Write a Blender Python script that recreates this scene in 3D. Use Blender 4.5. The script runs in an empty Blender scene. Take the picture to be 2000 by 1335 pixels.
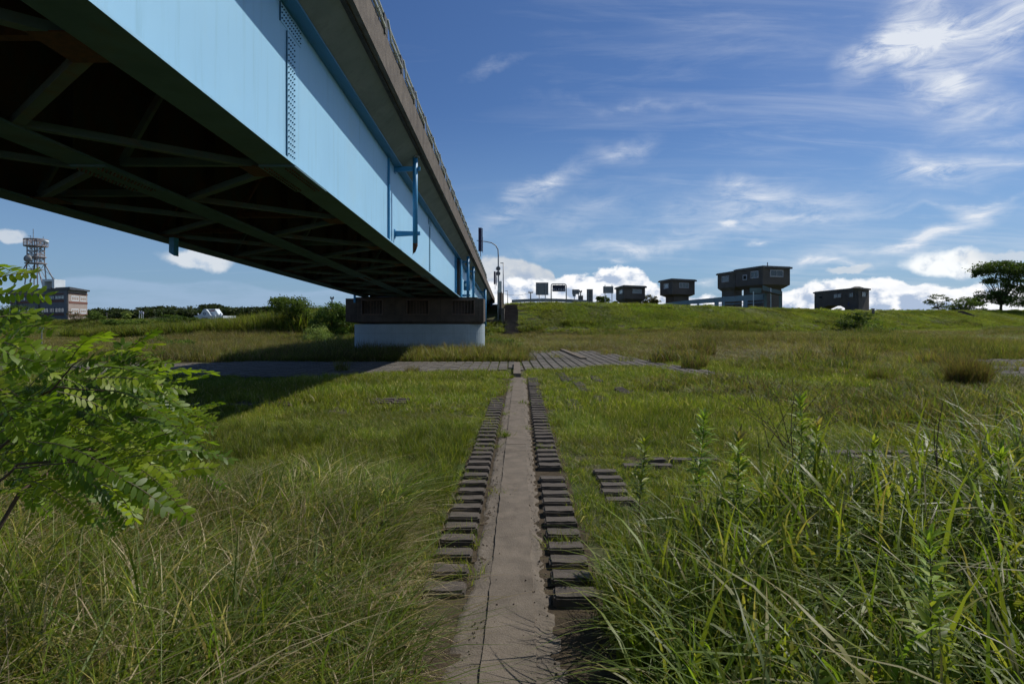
import bpy, math, random
import numpy as np
from mathutils import Vector, Matrix, Quaternion

# ------------------------------------------------------------------ camera, sun, sky
S = bpy.context.scene
C = S.collection
EYE = 2.2
F = 1200.0                      # focal length in photo pixels (2000 wide)
HOR = 620.0                     # row of eye level


def at(x, y, Y):
    """photo direction (x, y) at distance Y -> world point"""
    return Vector(((x - 1000) / F * Y, Y, EYE + (HOR - y) / F * Y))


def gnd(x, y):
    """photo pixel on flat flood plain -> world X, Y"""
    Y = EYE * F / (y - HOR)
    return ((x - 1000) / F * Y, Y)


cam = bpy.data.cameras.new('camera')
cam_ob = bpy.data.objects.new('camera', cam)
C.objects.link(cam_ob)
cam.sensor_width = 36
cam.lens = 21.6
cam.shift_y = -0.02375
cam.clip_start = 0.05
cam.clip_end = 6000
cam_ob.location = (0, 0, EYE)
cam_ob.rotation_euler = (math.radians(90), 0, 0)
S.camera = cam_ob

S.view_settings.view_transform = 'Standard'
S.view_settings.look = 'None'
S.view_settings.gamma = 1
S.view_settings.exposure = -0.25
S.cycles.max_bounces = 4
S.cycles.diffuse_bounces = 3
S.cycles.glossy_bounces = 2
S.cycles.transmission_bounces = 3
S.cycles.adaptive_threshold = 0.03
S.cycles.sample_clamp_indirect = 4

SUN_DIR = Vector((0.72, 0.50, 1.0)).normalized()
sun_el = math.asin(SUN_DIR.z)
sun_az = math.atan2(SUN_DIR.x, SUN_DIR.y)
sun = bpy.data.lights.new('sun', 'SUN')
sun.energy = 5.0
sun.angle = math.radians(0.5)
sun.color = (1.0, 0.95, 0.87)
sun_ob = bpy.data.objects.new('sun', sun)
C.objects.link(sun_ob)
sun_ob.rotation_euler = SUN_DIR.to_track_quat('Z', 'Y').to_euler()


class NT:
    """small helper around a node tree"""

    def __init__(s, tree):
        s.t = tree

    def n(s, typ, **kw):
        nd = s.t.nodes.new(typ)
        for k, v in kw.items():
            setattr(nd, k, v)
        return nd

    def val(s, sock, v):
        if hasattr(v, 'is_output') or isinstance(v, bpy.types.NodeSocket):
            s.t.links.new(v, sock)
        else:
            sock.default_value = v

    def m(s, op, a, b=0.0, c=None, clamp=False):
        nd = s.n('ShaderNodeMath', operation=op, use_clamp=clamp)
        s.val(nd.inputs[0], a)
        s.val(nd.inputs[1], b)
        if c is not None:
            s.val(nd.inputs[2], c)
        return nd.outputs[0]

    def vm(s, op, a, b=None, sc=None):
        nd = s.n('ShaderNodeVectorMath', operation=op)
        s.val(nd.inputs[0], a)
        if b is not None:
            s.val(nd.inputs[1], b)
        if sc is not None:
            s.val(nd.inputs['Scale'], sc)
        return nd.outputs[0]

    def noise(s, vec, scale, detail=5, rough=0.55, dist=0.0, lac=2.0):
        nd = s.n('ShaderNodeTexNoise')
        if vec is not None:
            s.val(nd.inputs['Vector'], vec)
        nd.inputs['Scale'].default_value = scale
        nd.inputs['Detail'].default_value = detail
        nd.inputs['Roughness'].default_value = rough
        nd.inputs['Distortion'].default_value = dist
        nd.inputs['Lacunarity'].default_value = lac
        return nd.outputs['Fac']

    def mapr(s, v, a, b, c=0.0, d=1.0, smooth=True):
        nd = s.n('ShaderNodeMapRange')
        nd.interpolation_type = 'SMOOTHSTEP' if smooth else 'LINEAR'
        s.val(nd.inputs['Value'], v)
        nd.inputs['From Min'].default_value = a
        nd.inputs['From Max'].default_value = b
        nd.inputs['To Min'].default_value = c
        nd.inputs['To Max'].default_value = d
        return nd.outputs['Result']

    def mix(s, f, a, b, typ='MIX'):
        nd = s.n('ShaderNodeMix', data_type='RGBA', blend_type=typ)
        s.val(nd.inputs[0], f)
        s.val(nd.inputs[6], a)
        s.val(nd.inputs[7], b)
        return nd.outputs[2]

    def mapping(s, vec, loc=(0, 0, 0), rot=(0, 0, 0), sc=(1, 1, 1), typ='POINT'):
        nd = s.n('ShaderNodeMapping', vector_type=typ)
        s.val(nd.inputs['Vector'], vec)
        nd.inputs['Location'].default_value = loc
        nd.inputs['Rotation'].default_value = rot
        nd.inputs['Scale'].default_value = sc
        return nd.outputs[0]


def az_el(x, y):
    v = Vector(((x - 1000) / F, 1, (HOR - y) / F)).normalized()
    return math.atan2(v.x, v.y), math.asin(v.z)


def build_world():
    w = bpy.data.worlds.new('World')
    S.world = w
    w.use_nodes = True
    w.node_tree.nodes.clear()
    T = NT(w.node_tree)
    out = T.n('ShaderNodeOutputWorld')
    bg = T.n('ShaderNodeBackground')
    bg.inputs['Strength'].default_value = 0.084
    T.t.links.new(bg.outputs[0], out.inputs[0])
    sky = T.n('ShaderNodeTexSky', sky_type='NISHITA')
    sky.sun_disc = False
    sky.sun_elevation = sun_el
    sky.sun_rotation = sun_az
    sky.altitude = 0
    sky.air_density = 1.0
    sky.dust_density = 0.6
    sky.ozone_density = 2.5
    tc = T.n('ShaderNodeTexCoord')
    d = T.vm('NORMALIZE', tc.outputs['Generated'])
    sx = T.n('ShaderNodeSeparateXYZ')
    T.val(sx.inputs[0], d)
    az = T.m('ARCTAN2', sx.outputs[0], sx.outputs[1])
    el = T.m('ARCSINE', sx.outputs[2])
    cv = T.n('ShaderNodeCombineXYZ')
    T.val(cv.inputs[0], az)
    T.val(cv.inputs[1], el)
    V = cv.outputs[0]
    # high streaked cloud: coordinates of a flat layer overhead
    zz = T.m('MAXIMUM', T.m('ADD', sx.outputs[2], 0.12), 0.05)
    cp = T.n('ShaderNodeCombineXYZ')
    T.val(cp.inputs[0], T.m('DIVIDE', sx.outputs[0], zz))
    T.val(cp.inputs[1], T.m('DIVIDE', sx.outputs[1], zz))
    P = cp.outputs[0]
    st = T.noise(T.mapping(P, rot=(0, 0, math.radians(-20)), sc=(0.5, 2.6, 1)), 1.5, 8, 0.62, 0.6)
    st2 = T.noise(T.mapping(P, loc=(4, 2, 0), rot=(0, 0, math.radians(24)), sc=(0.55, 1.9, 1)), 2.6, 8, 0.66, 1.0)
    broad = T.noise(P, 0.55, 3, 0.5)
    # placed wisps (azimuth, elevation), each an ellipse of falloff times fibrous noise
    warp = T.n('ShaderNodeTexNoise')
    T.val(warp.inputs['Vector'], V)
    warp.inputs['Scale'].default_value = 9
    warp.inputs['Detail'].default_value = 5
    Vw = T.vm('ADD', V, T.vm('SCALE', T.vm('SUBTRACT', warp.outputs['Color'], (0.5, 0.5, 0.5)), sc=0.085))
    total = None
    # x, y, half length px, half width px, angle deg, strength
    wisps = [(1770, 92, 135, 62, 10, 1.9), (1690, 108, 70, 22, 8, 1.0), (1850, 168, 120, 48, -18, 1.35), (1960, 30, 230, 60, 16, 0.9),
             (1830, 322, 120, 42, -12, 1.4), (1960, 312, 120, 20, 4, 0.6), (1800, 10, 90, 34, 0, 0.8),
             (1215, 285, 80, 30, 6, 0.75), (1075, 352, 120, 26, 24, 0.8), (990, 410, 130, 44, 30, 0.6),
             (1440, 372, 110, 24, -3, 0.65), (1480, 410, 230, 40, 2, 0.5), (1560, 432, 330, 16, 4, 0.6), (1910, 405, 60, 20, 6, 1.5),
             (1835, 455, 135, 17, 21, 1.5), (1780, 478, 80, 16, 5, 0.8), (1420, 444, 30, 12, 0, 1.1), (1487, 482, 34, 9, -4, 1.5),
             (1240, 488, 200, 22, 4, 0.8), (1350, 470, 380, 30, 3, 0.35), (1700, 500, 330, 26, 2, .4), (1500, 400, 420, 60, 3, .38), (1120, 420, 260, 60, 18, .35), (1060, 500, 110, 20, 0, 0.3), (1980, 60, 180, 50, 30, 0.7), (1930, 215, 160, 32, 12, 0.55),
             (1970, 262, 100, 26, -8, 0.6), (1250, 205, 300, 14, -8, 0.22), (960, 130, 90, 12, 10, 0.35),
             (1900, 395, 220, 8, 5, 0.5), (1650, 525, 110, 12, 0, 1.1), (1590, 520, 60, 12, 0, 0.8), (1375, 538, 40, 10, 0, 1.2), (1195, 514, 40, 8, 0, 0.9)]
    for (x, y, a, b, ang, k) in wisps:
        ca, ce = az_el(x, y)
        s_ = 1 / F * math.cos(ca)
        mp = T.mapping(Vw, loc=(ca, ce, 0), rot=(0, 0, math.radians(ang)), sc=(a * s_ * 1.15, b * s_ * 1.25, 1), typ='TEXTURE')
        g = T.n('ShaderNodeTexGradient', gradient_type='QUADRATIC_SPHERE')
        T.val(g.inputs[0], mp)
        v = T.m('MULTIPLY', g.outputs['Fac'], k)
        total = v if total is None else T.m('ADD', total, v)
    fib = T.noise(T.mapping(V, rot=(0, 0, math.radians(-14)), sc=(1, 3.4, 1)), 13, 9, 0.68, 0.8)
    fib = T.mapr(fib, 0.34, 0.66, 0.12, 1.25, False)
    wisp = T.m('MULTIPLY', total, fib)
    # general veil, thicker to the right of the scene and lower down
    right = T.mapr(az, -0.15, 0.8, 0.15, 1.0)
    veil = T.m('MULTIPLY', T.mapr(st, 0.42, 0.78), T.mapr(broad, 0.3, 0.68))
    veil = T.m('MULTIPLY', T.m('ADD', veil, T.m('MULTIPLY', T.mapr(st2, 0.48, 0.8), 0.5)), right)
    veil = T.m('MULTIPLY', veil, 0.55)
    thin = T.m('MULTIPLY', T.mapr(broad, 0.2, 0.75), T.mapr(az, 0.1, 0.9, 0.0, 0.16))
    cir = T.m('ADD', T.m('ADD', wisp, veil), thin)
    cir = T.mapr(cir, 0.02, 1.15, 0, 0.93, False)
    base = sky.outputs[0]
    base = T.mix(1.0, base, (0.54, 0.76, 1.09, 1), 'MULTIPLY')
    # a little haze near the horizon
    hz = T.mapr(el, 0.0, 0.34, 0.5, 0.0)
    base = T.mix(hz, base, (4.4, 7.0, 10.2, 1))
    col = T.mix(cir, base, (11.2, 11.8, 12.8, 1))
    # left low sheet of stratus
    def curve(pts, vmax):
        fc = T.n('ShaderNodeFloatCurve')
        c = fc.mapping.curves[0]
        prep = []
        for (x, y) in pts:
            a, e = az_el(x, y)
            prep.append(((a + 0.8) / 1.6, max(0.0, e / vmax)))
        c.points[0].location = prep[0]
        c.points[1].location = prep[-1]
        for p in prep[1:-1]:
            c.points.new(*p)
        fc.mapping.update()
        T.val(fc.inputs['Value'], T.m('MULTIPLY', T.m('ADD', az, 0.8), 1 / 1.6))
        return T.m('MULTIPLY', fc.outputs[0], vmax)
    strat_env = curve([(-200, 560), (60, 556), (170, 538), (240, 541), (330, 552), (420, 546), (560, 566), (700, 560), (930, 560), (1100, 600), (1990, 610)], 0.12)
    ns = T.noise(T.mapping(V, sc=(1, 3.0, 1)), 12, 7, 0.6, 0.4)
    sd = T.m('SUBTRACT', T.m('ADD', strat_env, T.m('MULTIPLY', T.m('SUBTRACT', ns, 0.5), 0.018)), el)
    strat = T.m('MULTIPLY', T.mapr(sd, -0.002, 0.006), T.mapr(T.noise(T.mapping(V, sc=(1, 4.0, 1)), 9, 5, 0.6), 0.25, 0.62, 0.15, 0.62))
    strat = T.m('MULTIPLY', strat, T.mapr(az, -0.2, 0.05, 1, 0))
    col = T.mix(strat, col, (5.0, 6.9, 9.6, 1))

    # cumulus bank low over the levee
    def cumulus(env, amp, scale, seed, col, bright=1.0, grey=(6.0, 7.4, 9.8, 1), blu=1.0):
        off = T.mapping(V, loc=(seed, seed * 0.7, 0), sc=(1, 1.35, 1))
        off2 = T.mapping(V, loc=(seed + 0.010, seed * 0.7 + 0.016, 0), sc=(1, 1.35, 1))
        n1 = T.noise(off, scale, 9, 0.56, 0.15)
        n2 = T.noise(off2, scale, 5, 0.5, 0.15)
        e = T.m('ADD', env, T.m('MULTIPLY', T.m('SUBTRACT', n1, 0.5), amp))
        dd = T.m('SUBTRACT', e, el)
        a = T.mapr(dd, -0.001, 0.006)
        shade = T.m('MULTIPLY', T.m('SUBTRACT', n1, n2), 7.5)
        shade = T.m('ADD', shade, T.mapr(dd, 0.0, 0.05, 0.95, 0.42))
        shade = T.m('MINIMUM', T.m('MAXIMUM', shade, 0.0), 1.0)
        hi = T.noise(off, scale * 2.3, 6, 0.6)
        shade = T.m('MULTIPLY', shade, T.mapr(hi, 0.25, 0.6, 0.72, 1.0))
        c = T.mix(shade, grey, (14.5 * bright, 14.6 * bright * (blu + 1) / 2, 14.8 * bright * blu, 1))
        return T.mix(a, col, c), a
    env0 = curve([(-200, 630), (400, 630), (900, 600), (940, 505), (985, 498), (1035, 512), (1080, 530), (1110, 575), (1300, 600), (1990, 612)], 0.12)
    col, _ = cumulus(env0, 0.035, 12, 3.1, col, 0.62, (5.8, 7.0, 9.0, 1), 1.12)
    env1 = curve([(-200, 640), (700, 640), (930, 570), (1010, 540), (1080, 545), (1110, 530), (1150, 535), (1170, 520), (1215, 517), (1265, 535), (1290, 562),
                  (1340, 572), (1400, 578), (1500, 575), (1560, 560), (1610, 545), (1660, 540), (1720, 537), (1790, 556), (1850, 560), (1930, 548), (1990, 560), (2060, 560)], 0.12)
    col, _ = cumulus(env1, 0.046, 24, 7.7, col)
    # free cumulus tufts
    for (x, y, a, b, k) in [(1848, 517, 72, 30, 1.0), (388, 506, 62, 22, 0.6), (22, 462, 26, 14, 0.45), (1960, 500, 80, 14, 0.35), (1995, 580, 60, 22, 0.9), (1660, 524, 40, 7, .4)]:
        ca, ce = az_el(x, y)
        s_ = 1 / F * math.cos(ca)
        w2 = T.vm('ADD', V, T.vm('SCALE', T.vm('SUBTRACT', T_noise_col(T, V, 26), (0.5, 0.5, 0.5)), sc=0.034))
        mp = T.mapping(w2, loc=(ca, ce, 0), sc=(a * s_ * 1.25, b * s_ * 1.25, 1), typ='TEXTURE')
        g = T.n('ShaderNodeTexGradient', gradient_type='SPHERICAL')
        T.val(g.inputs[0], mp)
        mask = T.mapr(g.outputs['Fac'], 0.08, 0.46, 0, 0.97 * (.35 + .65 * k))
        nn = T.noise(V, 34, 6, 0.6)
        wv = 8.6 + 5.6 * k
        c = T.mix(T.mapr(nn, 0.25, 0.5), (7.2, 8.6, 10.6, 1), (wv, wv * 1.01 + .2, wv * 1.03 + .6 * (1 - k), 1))
        col = T.mix(mask, col, c)
    T.val(bg.inputs['Color'], col)


def T_noise_col(T, V, sc):
    nd = T.n('ShaderNodeTexNoise')
    T.val(nd.inputs['Vector'], V)
    nd.inputs['Scale'].default_value = sc
    nd.inputs['Detail'].default_value = 6
    return nd.outputs['Color']


build_world()

# ------------------------------------------------------------------ helpers
R = random.Random(7)
NR = np.random.default_rng(11)


def tag(o, label=None, cat=None, group=None, kind=None):
    if label:
        o['label'] = label
    if cat:
        o['category'] = cat
    if group:
        o['group'] = group
    if kind:
        o['kind'] = kind
    return o


def empty(name, loc, label=None, cat=None, group=None):
    o = bpy.data.objects.new(name, None)
    o.empty_display_size = 0.3
    C.objects.link(o)
    o.location = loc
    return tag(o, label, cat, group)


class MB:
    """collects shapes, builds ONE mesh object (world coordinates; parented with the offset removed)"""

    def __init__(s):
        s.v, s.f = [], []

    def add(s, vs, fs):
        o = len(s.v)
        s.v += [tuple(v) for v in vs]
        s.f += [tuple(i + o for i in f) for f in fs]
        return s

    def hexa(s, p):
        """8 points: bottom 4 (ccw from above), top 4"""
        return s.add(p, [(3, 2, 1, 0), (4, 5, 6, 7), (0, 1, 5, 4), (1, 2, 6, 5), (2, 3, 7, 6), (3, 0, 4, 7)])

    def box(s, x0, x1, y0, y1, z0, z1):
        return s.hexa([(x0, y0, z0), (x1, y0, z0), (x1, y1, z0), (x0, y1, z0), (x0, y0, z1), (x1, y0, z1), (x1, y1, z1), (x0, y1, z1)])

    def prism(s, poly, z0, z1, poly2=None):
        n = len(poly)
        p2 = poly2 or poly
        vs = [(x, y, z0) for x, y in poly] + [(x, y, z1) for x, y in p2]
        fs = [tuple(range(n - 1, -1, -1)), tuple(range(n, 2 * n))]
        fs += [(i, (i + 1) % n, (i + 1) % n + n, i + n) for i in range(n)]
        return s.add(vs, fs)

    def bar(s, a, b, w, h=None, up=(0, 0, 1)):
        a, b = Vector(a), Vector(b)
        h = h or w
        d = (b - a).normalized()
        u = Vector(up)
        if abs(d.dot(u)) > 0.98:
            u = Vector((0, 1, 0))
        r = d.cross(u).normalized() * w / 2
        t = r.cross(d).normalized() * h / 2
        p = [a - r - t, a + r - t, b + r - t, b - r - t, a - r + t, a + r + t, b + r + t, b - r + t]
        return s.hexa(p)

    def tube(s, pts, r, n=8, cap=True):
        pts = [Vector(p) for p in pts]
        rs = r if isinstance(r, (list, tuple)) else [r] * len(pts)
        o = len(s.v)
        prev = None
        for i, p in enumerate(pts):
            if i == 0:
                d = pts[1] - p
            elif i == len(pts) - 1:
                d = p - pts[i - 1]
            else:
                d = (pts[i + 1] - pts[i - 1])
            d.normalize()
            if prev is None:
                u = Vector((0, 0, 1)) if abs(d.z) < 0.9 else Vector((0, 1, 0))
                u = (u - d * u.dot(d)).normalized()
            else:
                u = (prev - d * prev.dot(d)).normalized()
            prev = u
            w = d.cross(u)
            for k in range(n):
                a = 2 * math.pi * k / n
                s.v.append(tuple(p + (u * math.cos(a) + w * math.sin(a)) * rs[i]))
        for i in range(len(pts) - 1):
            for k in range(n):
                k2 = (k + 1) % n
                s.f.append((o + i * n + k, o + i * n + k2, o + (i + 1) * n + k2, o + (i + 1) * n + k))
        if cap:
            s.f.append(tuple(o + k for k in range(n - 1, -1, -1)))
            e = o + (len(pts) - 1) * n
            s.f.append(tuple(e + k for k in range(n)))
        return s

    def build(s, name, m, parent=None, smooth=False):
        me = bpy.data.meshes.new(name)
        me.from_pydata(s.v, [], s.f)
        me.validate()
        me.update()
        if smooth:
            me.shade_smooth()
        me.materials.append(m)
        o = bpy.data.objects.new(name, me)
        C.objects.link(o)
        if parent is not None:
            # keep world coordinates although the parent's origin is elsewhere
            par = parent
            off = Vector((0, 0, 0))
            while par is not None:
                off += Vector(par.location)
                par = par.parent
            o.parent = parent
            o.location = -off
        return o


def recenter(o):
    """put a top-level mesh's origin at the middle of its foot"""
    co = np.empty(len(o.data.vertices) * 3)
    o.data.vertices.foreach_get('co', co)
    co = co.reshape(-1, 3)
    c = np.array([(co[:, 0].min() + co[:, 0].max()) / 2, (co[:, 1].min() + co[:, 1].max()) / 2, co[:, 2].min()])
    co -= c
    o.data.vertices.foreach_set('co', co.ravel())
    o.data.update()
    o.location = c
    return o


def np_mesh(name, verts, faces, col=None, mat=None, fs=4):
    """fast mesh from numpy arrays; all faces have fs corners"""
    me = bpy.data.meshes.new(name)
    nv, nf = len(verts), len(faces)
    me.vertices.add(nv)
    me.vertices.foreach_set('co', np.ascontiguousarray(verts, dtype=np.float32).ravel())
    me.loops.add(nf * fs)
    me.loops.foreach_set('vertex_index', np.ascontiguousarray(faces, dtype=np.int32).ravel())
    me.polygons.add(nf)
    me.polygons.foreach_set('loop_start', np.arange(0, nf * fs, fs, dtype=np.int32))
    me.update(calc_edges=True)
    if col is not None:
        ca = me.color_attributes.new('Col', 'FLOAT_COLOR', 'POINT')
        c4 = np.ones((nv, 4), dtype=np.float32)
        c4[:, :3] = col
        ca.data.foreach_set('color', c4.ravel())
    if mat:
        me.materials.append(mat)
    return me


# ------------------------------------------------------------------ materials
def pm(name, c1, c2=None, scale=2.0, rough=0.75, bump=0.0, bscale=None, metal=0.0, stain=None, stain_amt=0.5,
       streak=None, streak_amt=0.5, spec=0.4, coat=0.0):
    m = bpy.data.materials.new(name)
    m.use_nodes = True
    T = NT(m.node_tree)
    b = m.node_tree.nodes['Principled BSDF']
    tc = T.n('ShaderNodeTexCoord')
    ob = tc.outputs['Object']
    c1 = (*c1, 1)
    col = c1
    if c2 is not None:
        n = T.noise(ob, scale, 7, 0.6)
        col = T.mix(T.mapr(n, 0.3, 0.7), c1, (*c2, 1))
    if stain is not None:
        n = T.noise(ob, scale * 0.35, 8, 0.7, 0.4)
        col = T.mix(T.mapr(n, 0.5, 0.72, 0, stain_amt), col, (*stain, 1))
    if streak is not None:
        n = T.noise(T.mapping(ob, sc=(6, 6, 0.35)), 1.0, 6, 0.65)
        col = T.mix(T.mapr(n, 0.5, 0.75, 0, streak_amt), col, (*streak, 1))
    if col is c1:
        b.inputs['Base Color'].default_value = c1
    else:
        T.val(b.inputs['Base Color'], col)
    b.inputs['Roughness'].default_value = rough
    b.inputs['Metallic'].default_value = metal
    b.inputs['Specular IOR Level'].default_value = spec
    b.inputs['Coat Weight'].default_value = coat
    if bump:
        bn = T.n('ShaderNodeBump')
        bn.inputs['Strength'].default_value = bump
        bn.inputs['Distance'].default_value = 0.02
        T.val(bn.inputs['Height'], T.noise(ob, bscale or scale * 8, 8, 0.65))
        T.t.links.new(bn.outputs[0], b.inputs['Normal'])
    return m


def leaf_mat(name, trans=0.35, rough=0.5, gloss=0.3, tint=(1, 1, 1), tvar=0.25):
    m = bpy.data.materials.new(name)
    m.use_nodes = True
    T = NT(m.node_tree)
    T.t.nodes.clear()
    out = T.n('ShaderNodeOutputMaterial')
    at_ = T.n('ShaderNodeAttribute')
    at_.attribute_name = 'Col'
    oi = T.n('ShaderNodeObjectInfo')
    col = T.mix(1.0, at_.outputs['Color'], (*tint, 1), 'MULTIPLY')
    hs = T.n('ShaderNodeHueSaturation')
    T.val(hs.inputs['Color'], col)
    T.val(hs.inputs['Value'], T.mapr(oi.outputs['Random'], 0, 1, 1 - tvar, 1 + tvar, False))
    T.val(hs.inputs['Hue'], T.mapr(T.m('FRACT', T.m('MULTIPLY', oi.outputs['Random'], 7.3)), 0, 1, 0.485, 0.51, False))
    c = hs.outputs[0]
    p = T.n('ShaderNodeBsdfPrincipled')
    T.val(p.inputs['Base Color'], c)
    p.inputs['Roughness'].default_value = rough
    p.inputs['Specular IOR Level'].default_value = gloss
    tr = T.n('ShaderNodeBsdfTranslucent')
    T.val(tr.inputs['Color'], T.mix(1.0, c, (1.5, 1.55, 0.7, 1), 'MULTIPLY'))
    mx = T.n('ShaderNodeMixShader')
    mx.inputs[0].default_value = trans
    T.t.links.new(p.outputs[0], mx.inputs[1])
    T.t.links.new(tr.outputs[0], mx.inputs[2])
    T.t.links.new(mx.outputs[0], out.inputs[0])
    return m


M = {}
M['blue'] = pm('bridge_blue_paint', (0.33, 0.60, 0.80), (0.31, 0.57, 0.77), 0.8, 0.45, bump=0.05, stain=(0.36, 0.55, 0.64), stain_amt=0.5, streak=(0.22, 0.42, 0.52), streak_amt=0.5, spec=0.5)
M['blue_shaded'] = pm('bridge_blue_shaded', (0.035, 0.22, 0.42), (0.05, 0.26, 0.46), 3, 0.45, stain=(0.05, 0.12, 0.18), stain_amt=0.4)  # same paint as the web, darkened to its shaded tone
M['bolt'] = pm('bolt_dark_blue', (0.035, 0.12, 0.2), (0.05, 0.15, 0.23), 9, 0.5)
M['flange'] = pm('flange_green_grey', (0.075, 0.155, 0.19), (0.055, 0.12, 0.15), 2, 0.7, stain=(0.12, 0.06, 0.03), stain_amt=0.35)
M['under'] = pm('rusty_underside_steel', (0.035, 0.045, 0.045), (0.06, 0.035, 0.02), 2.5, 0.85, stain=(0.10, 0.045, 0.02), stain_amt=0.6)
M['brace'] = pm('bracing_green_grey', (0.06, 0.11, 0.125), (0.085, 0.125, 0.135), 3, 0.75, stain=(0.14, 0.06, 0.03), stain_amt=0.6)
M['rust'] = pm('rust_brown', (0.11, 0.045, 0.02), (0.05, 0.03, 0.02), 14, 0.9, bump=0.5)
M['soffit'] = pm('deck_soffit_concrete', (0.20, 0.21, 0.17), (0.15, 0.165, 0.13), 1.2, 0.85, bump=0.2, stain=(0.09, 0.10, 0.08), stain_amt=0.7, streak=(0.11, 0.115, 0.095), streak_amt=0.5)
M['fascia'] = pm('weathered_brown_concrete', (0.14, 0.118, 0.094), (0.085, 0.071, 0.057), 3.5, 0.9, bump=0.5, stain=(0.05, 0.04, 0.034), stain_amt=0.75, streak=(0.07, 0.055, 0.045), streak_amt=0.75)
M['drip'] = pm('black_concrete', (0.03, 0.028, 0.025), (0.06, 0.05, 0.042), 6, 0.95, bump=0.5)  # near-black, for the drip strip and the cap joints
M['rail_pale'] = pm('pale_rail_paint', (0.62, 0.64, 0.56), (0.5, 0.52, 0.45), 3, 0.5)
M['rail_dark'] = pm('dark_rail_post', (0.05, 0.055, 0.05), (0.08, 0.08, 0.07), 5, 0.6)
M['asphalt'] = pm('road_asphalt', (0.05, 0.05, 0.05), (0.07, 0.07, 0.068), 3, 0.9)
M['cap'] = pm('old_dark_pier_concrete', (0.10, 0.08, 0.062), (0.065, 0.052, 0.042), 1.6, 0.9, bump=0.4, stain=(0.035, 0.028, 0.022), stain_amt=0.7, streak=(0.14, 0.10, 0.075), streak_amt=0.5)
M['pale_pier'] = pm('pale_painted_pier', (0.36, 0.43, 0.455), (0.31, 0.375, 0.40), 1.4, 0.75, bump=0.12, stain=(0.27, 0.33, 0.35), stain_amt=0.5, streak=(0.24, 0.29, 0.29), streak_amt=0.6)
M['iron'] = pm('old_iron_bars', (0.10, 0.09, 0.085), (0.15, 0.09, 0.06), 8, 0.8)
M['dark'] = pm('dark_recess', (0.015, 0.014, 0.013), (0.02, 0.018, 0.016), 3, 0.9)
M['slab'] = pm('path_concrete', (0.175, 0.146, 0.115), (0.125, 0.105, 0.083), 4.5, 0.95, bump=0.5, bscale=60, stain=(0.08, 0.066, 0.05), stain_amt=0.75, spec=0.15)
M['flange_shaded'] = pm('top_flange_shaded_blue', (0.045, 0.20, 0.34), (0.04, 0.18, 0.31), 1, 0.5)  # bridge blue darkened to paint in the shade under the deck
M['earth'] = pm('dark_earth', (0.05, 0.04, 0.028), (0.085, 0.066, 0.045), 9, 1.0, bump=0.8, bscale=40, spec=0.05)
M['apron'] = pm('rough_mortar', (0.155, 0.128, 0.098), (0.115, 0.095, 0.073), 6, 0.95, bump=0.8, bscale=30, stain=(0.07, 0.058, 0.045), stain_amt=0.7)
M['block'] = pm('weathered_block_concrete', (0.10, 0.082, 0.066), (0.066, 0.055, 0.044), 5, 0.95, bump=0.6, bscale=70, stain=(0.06, 0.052, 0.042), stain_amt=0.7)
M['paver'] = pm('grey_paver_concrete', (0.15, 0.132, 0.108), (0.10, 0.09, 0.075), 1.3, 0.95, bump=0.3, bscale=30, stain=(0.11, 0.10, 0.085), stain_amt=0.6)
M['cabin'] = pm('gatehouse_dark_concrete', (0.14, 0.12, 0.10), (0.11, 0.092, 0.076), 0.5, 0.9, bump=0.2, stain=(0.05, 0.042, 0.036), stain_amt=0.6, streak=(0.14, 0.125, 0.105), streak_amt=0.35)
M['cabin_roof'] = pm('gatehouse_roof_slab', (0.17, 0.16, 0.145), (0.10, 0.095, 0.085), 1, 0.9, bump=0.2)
M['win_frame'] = pm('window_frame_aluminium', (0.42, 0.42, 0.43), (0.36, 0.36, 0.37), 4, 0.5)
M['glass'] = pm('window_glass', (0.03, 0.05, 0.06), (0.04, 0.06, 0.075), 0.6, 0.12, spec=0.6)
M['curtain'] = pm('curtained_glass', (0.30, 0.34, 0.33), (0.22, 0.26, 0.26), 1.5, 0.25, spec=0.5)
M['steel_blue'] = pm('footbridge_blue_grey', (0.17, 0.26, 0.33), (0.14, 0.22, 0.28), 1, 0.6, stain=(0.12, 0.15, 0.16), stain_amt=0.5)
M['white_post'] = pm('white_post_paint', (0.62, 0.68, 0.68), (0.5, 0.56, 0.57), 3, 0.5)
M['teal'] = pm('teal_panel', (0.10, 0.15, 0.14), (0.13, 0.19, 0.18), 1, 0.55)
M['galv'] = pm('galvanised_steel', (0.32, 0.33, 0.34), (0.24, 0.25, 0.26), 3, 0.5, metal=0.4)
M['sign_back'] = pm('sign_back_grey', (0.27, 0.28, 0.28), (0.23, 0.24, 0.24), 1.5, 0.6)
M['sign_brown'] = pm('sign_back_brown_grey', (0.17, 0.15, 0.14), (0.14, 0.125, 0.115), 1.5, 0.7)
M['led'] = pm('board_navy', (0.008, 0.012, 0.035), (0.012, 0.018, 0.04), 3, 0.4)
M['letter'] = pm('board_letter_white', (0.55, 0.55, 0.62), None, 3, 0.6)
M['letter_blue'] = pm('painted_numeral_blue', (0.03, 0.05, 0.22), (0.03, 0.04, 0.16), 4, 0.8)
M['banner'] = pm('banner_navy', (0.018, 0.017, 0.05), (0.05, 0.04, 0.09), 4, 0.6)
M['banner_pale'] = pm('banner_pale_edge', (0.42, 0.38, 0.45), (0.3, 0.27, 0.33), 4, 0.6)
M['band_grey'] = pm('facade_grey_panel', (0.17, 0.18, 0.20), (0.145, 0.15, 0.17), 1, 0.8, streak=(0.12, 0.12, 0.14), streak_amt=0.4)
M['band_pale'] = pm('facade_pale_panel', (0.33, 0.27, 0.24), (0.29, 0.24, 0.21), 1, 0.8, streak=(0.3, 0.25, 0.22), streak_amt=0.4)
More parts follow.
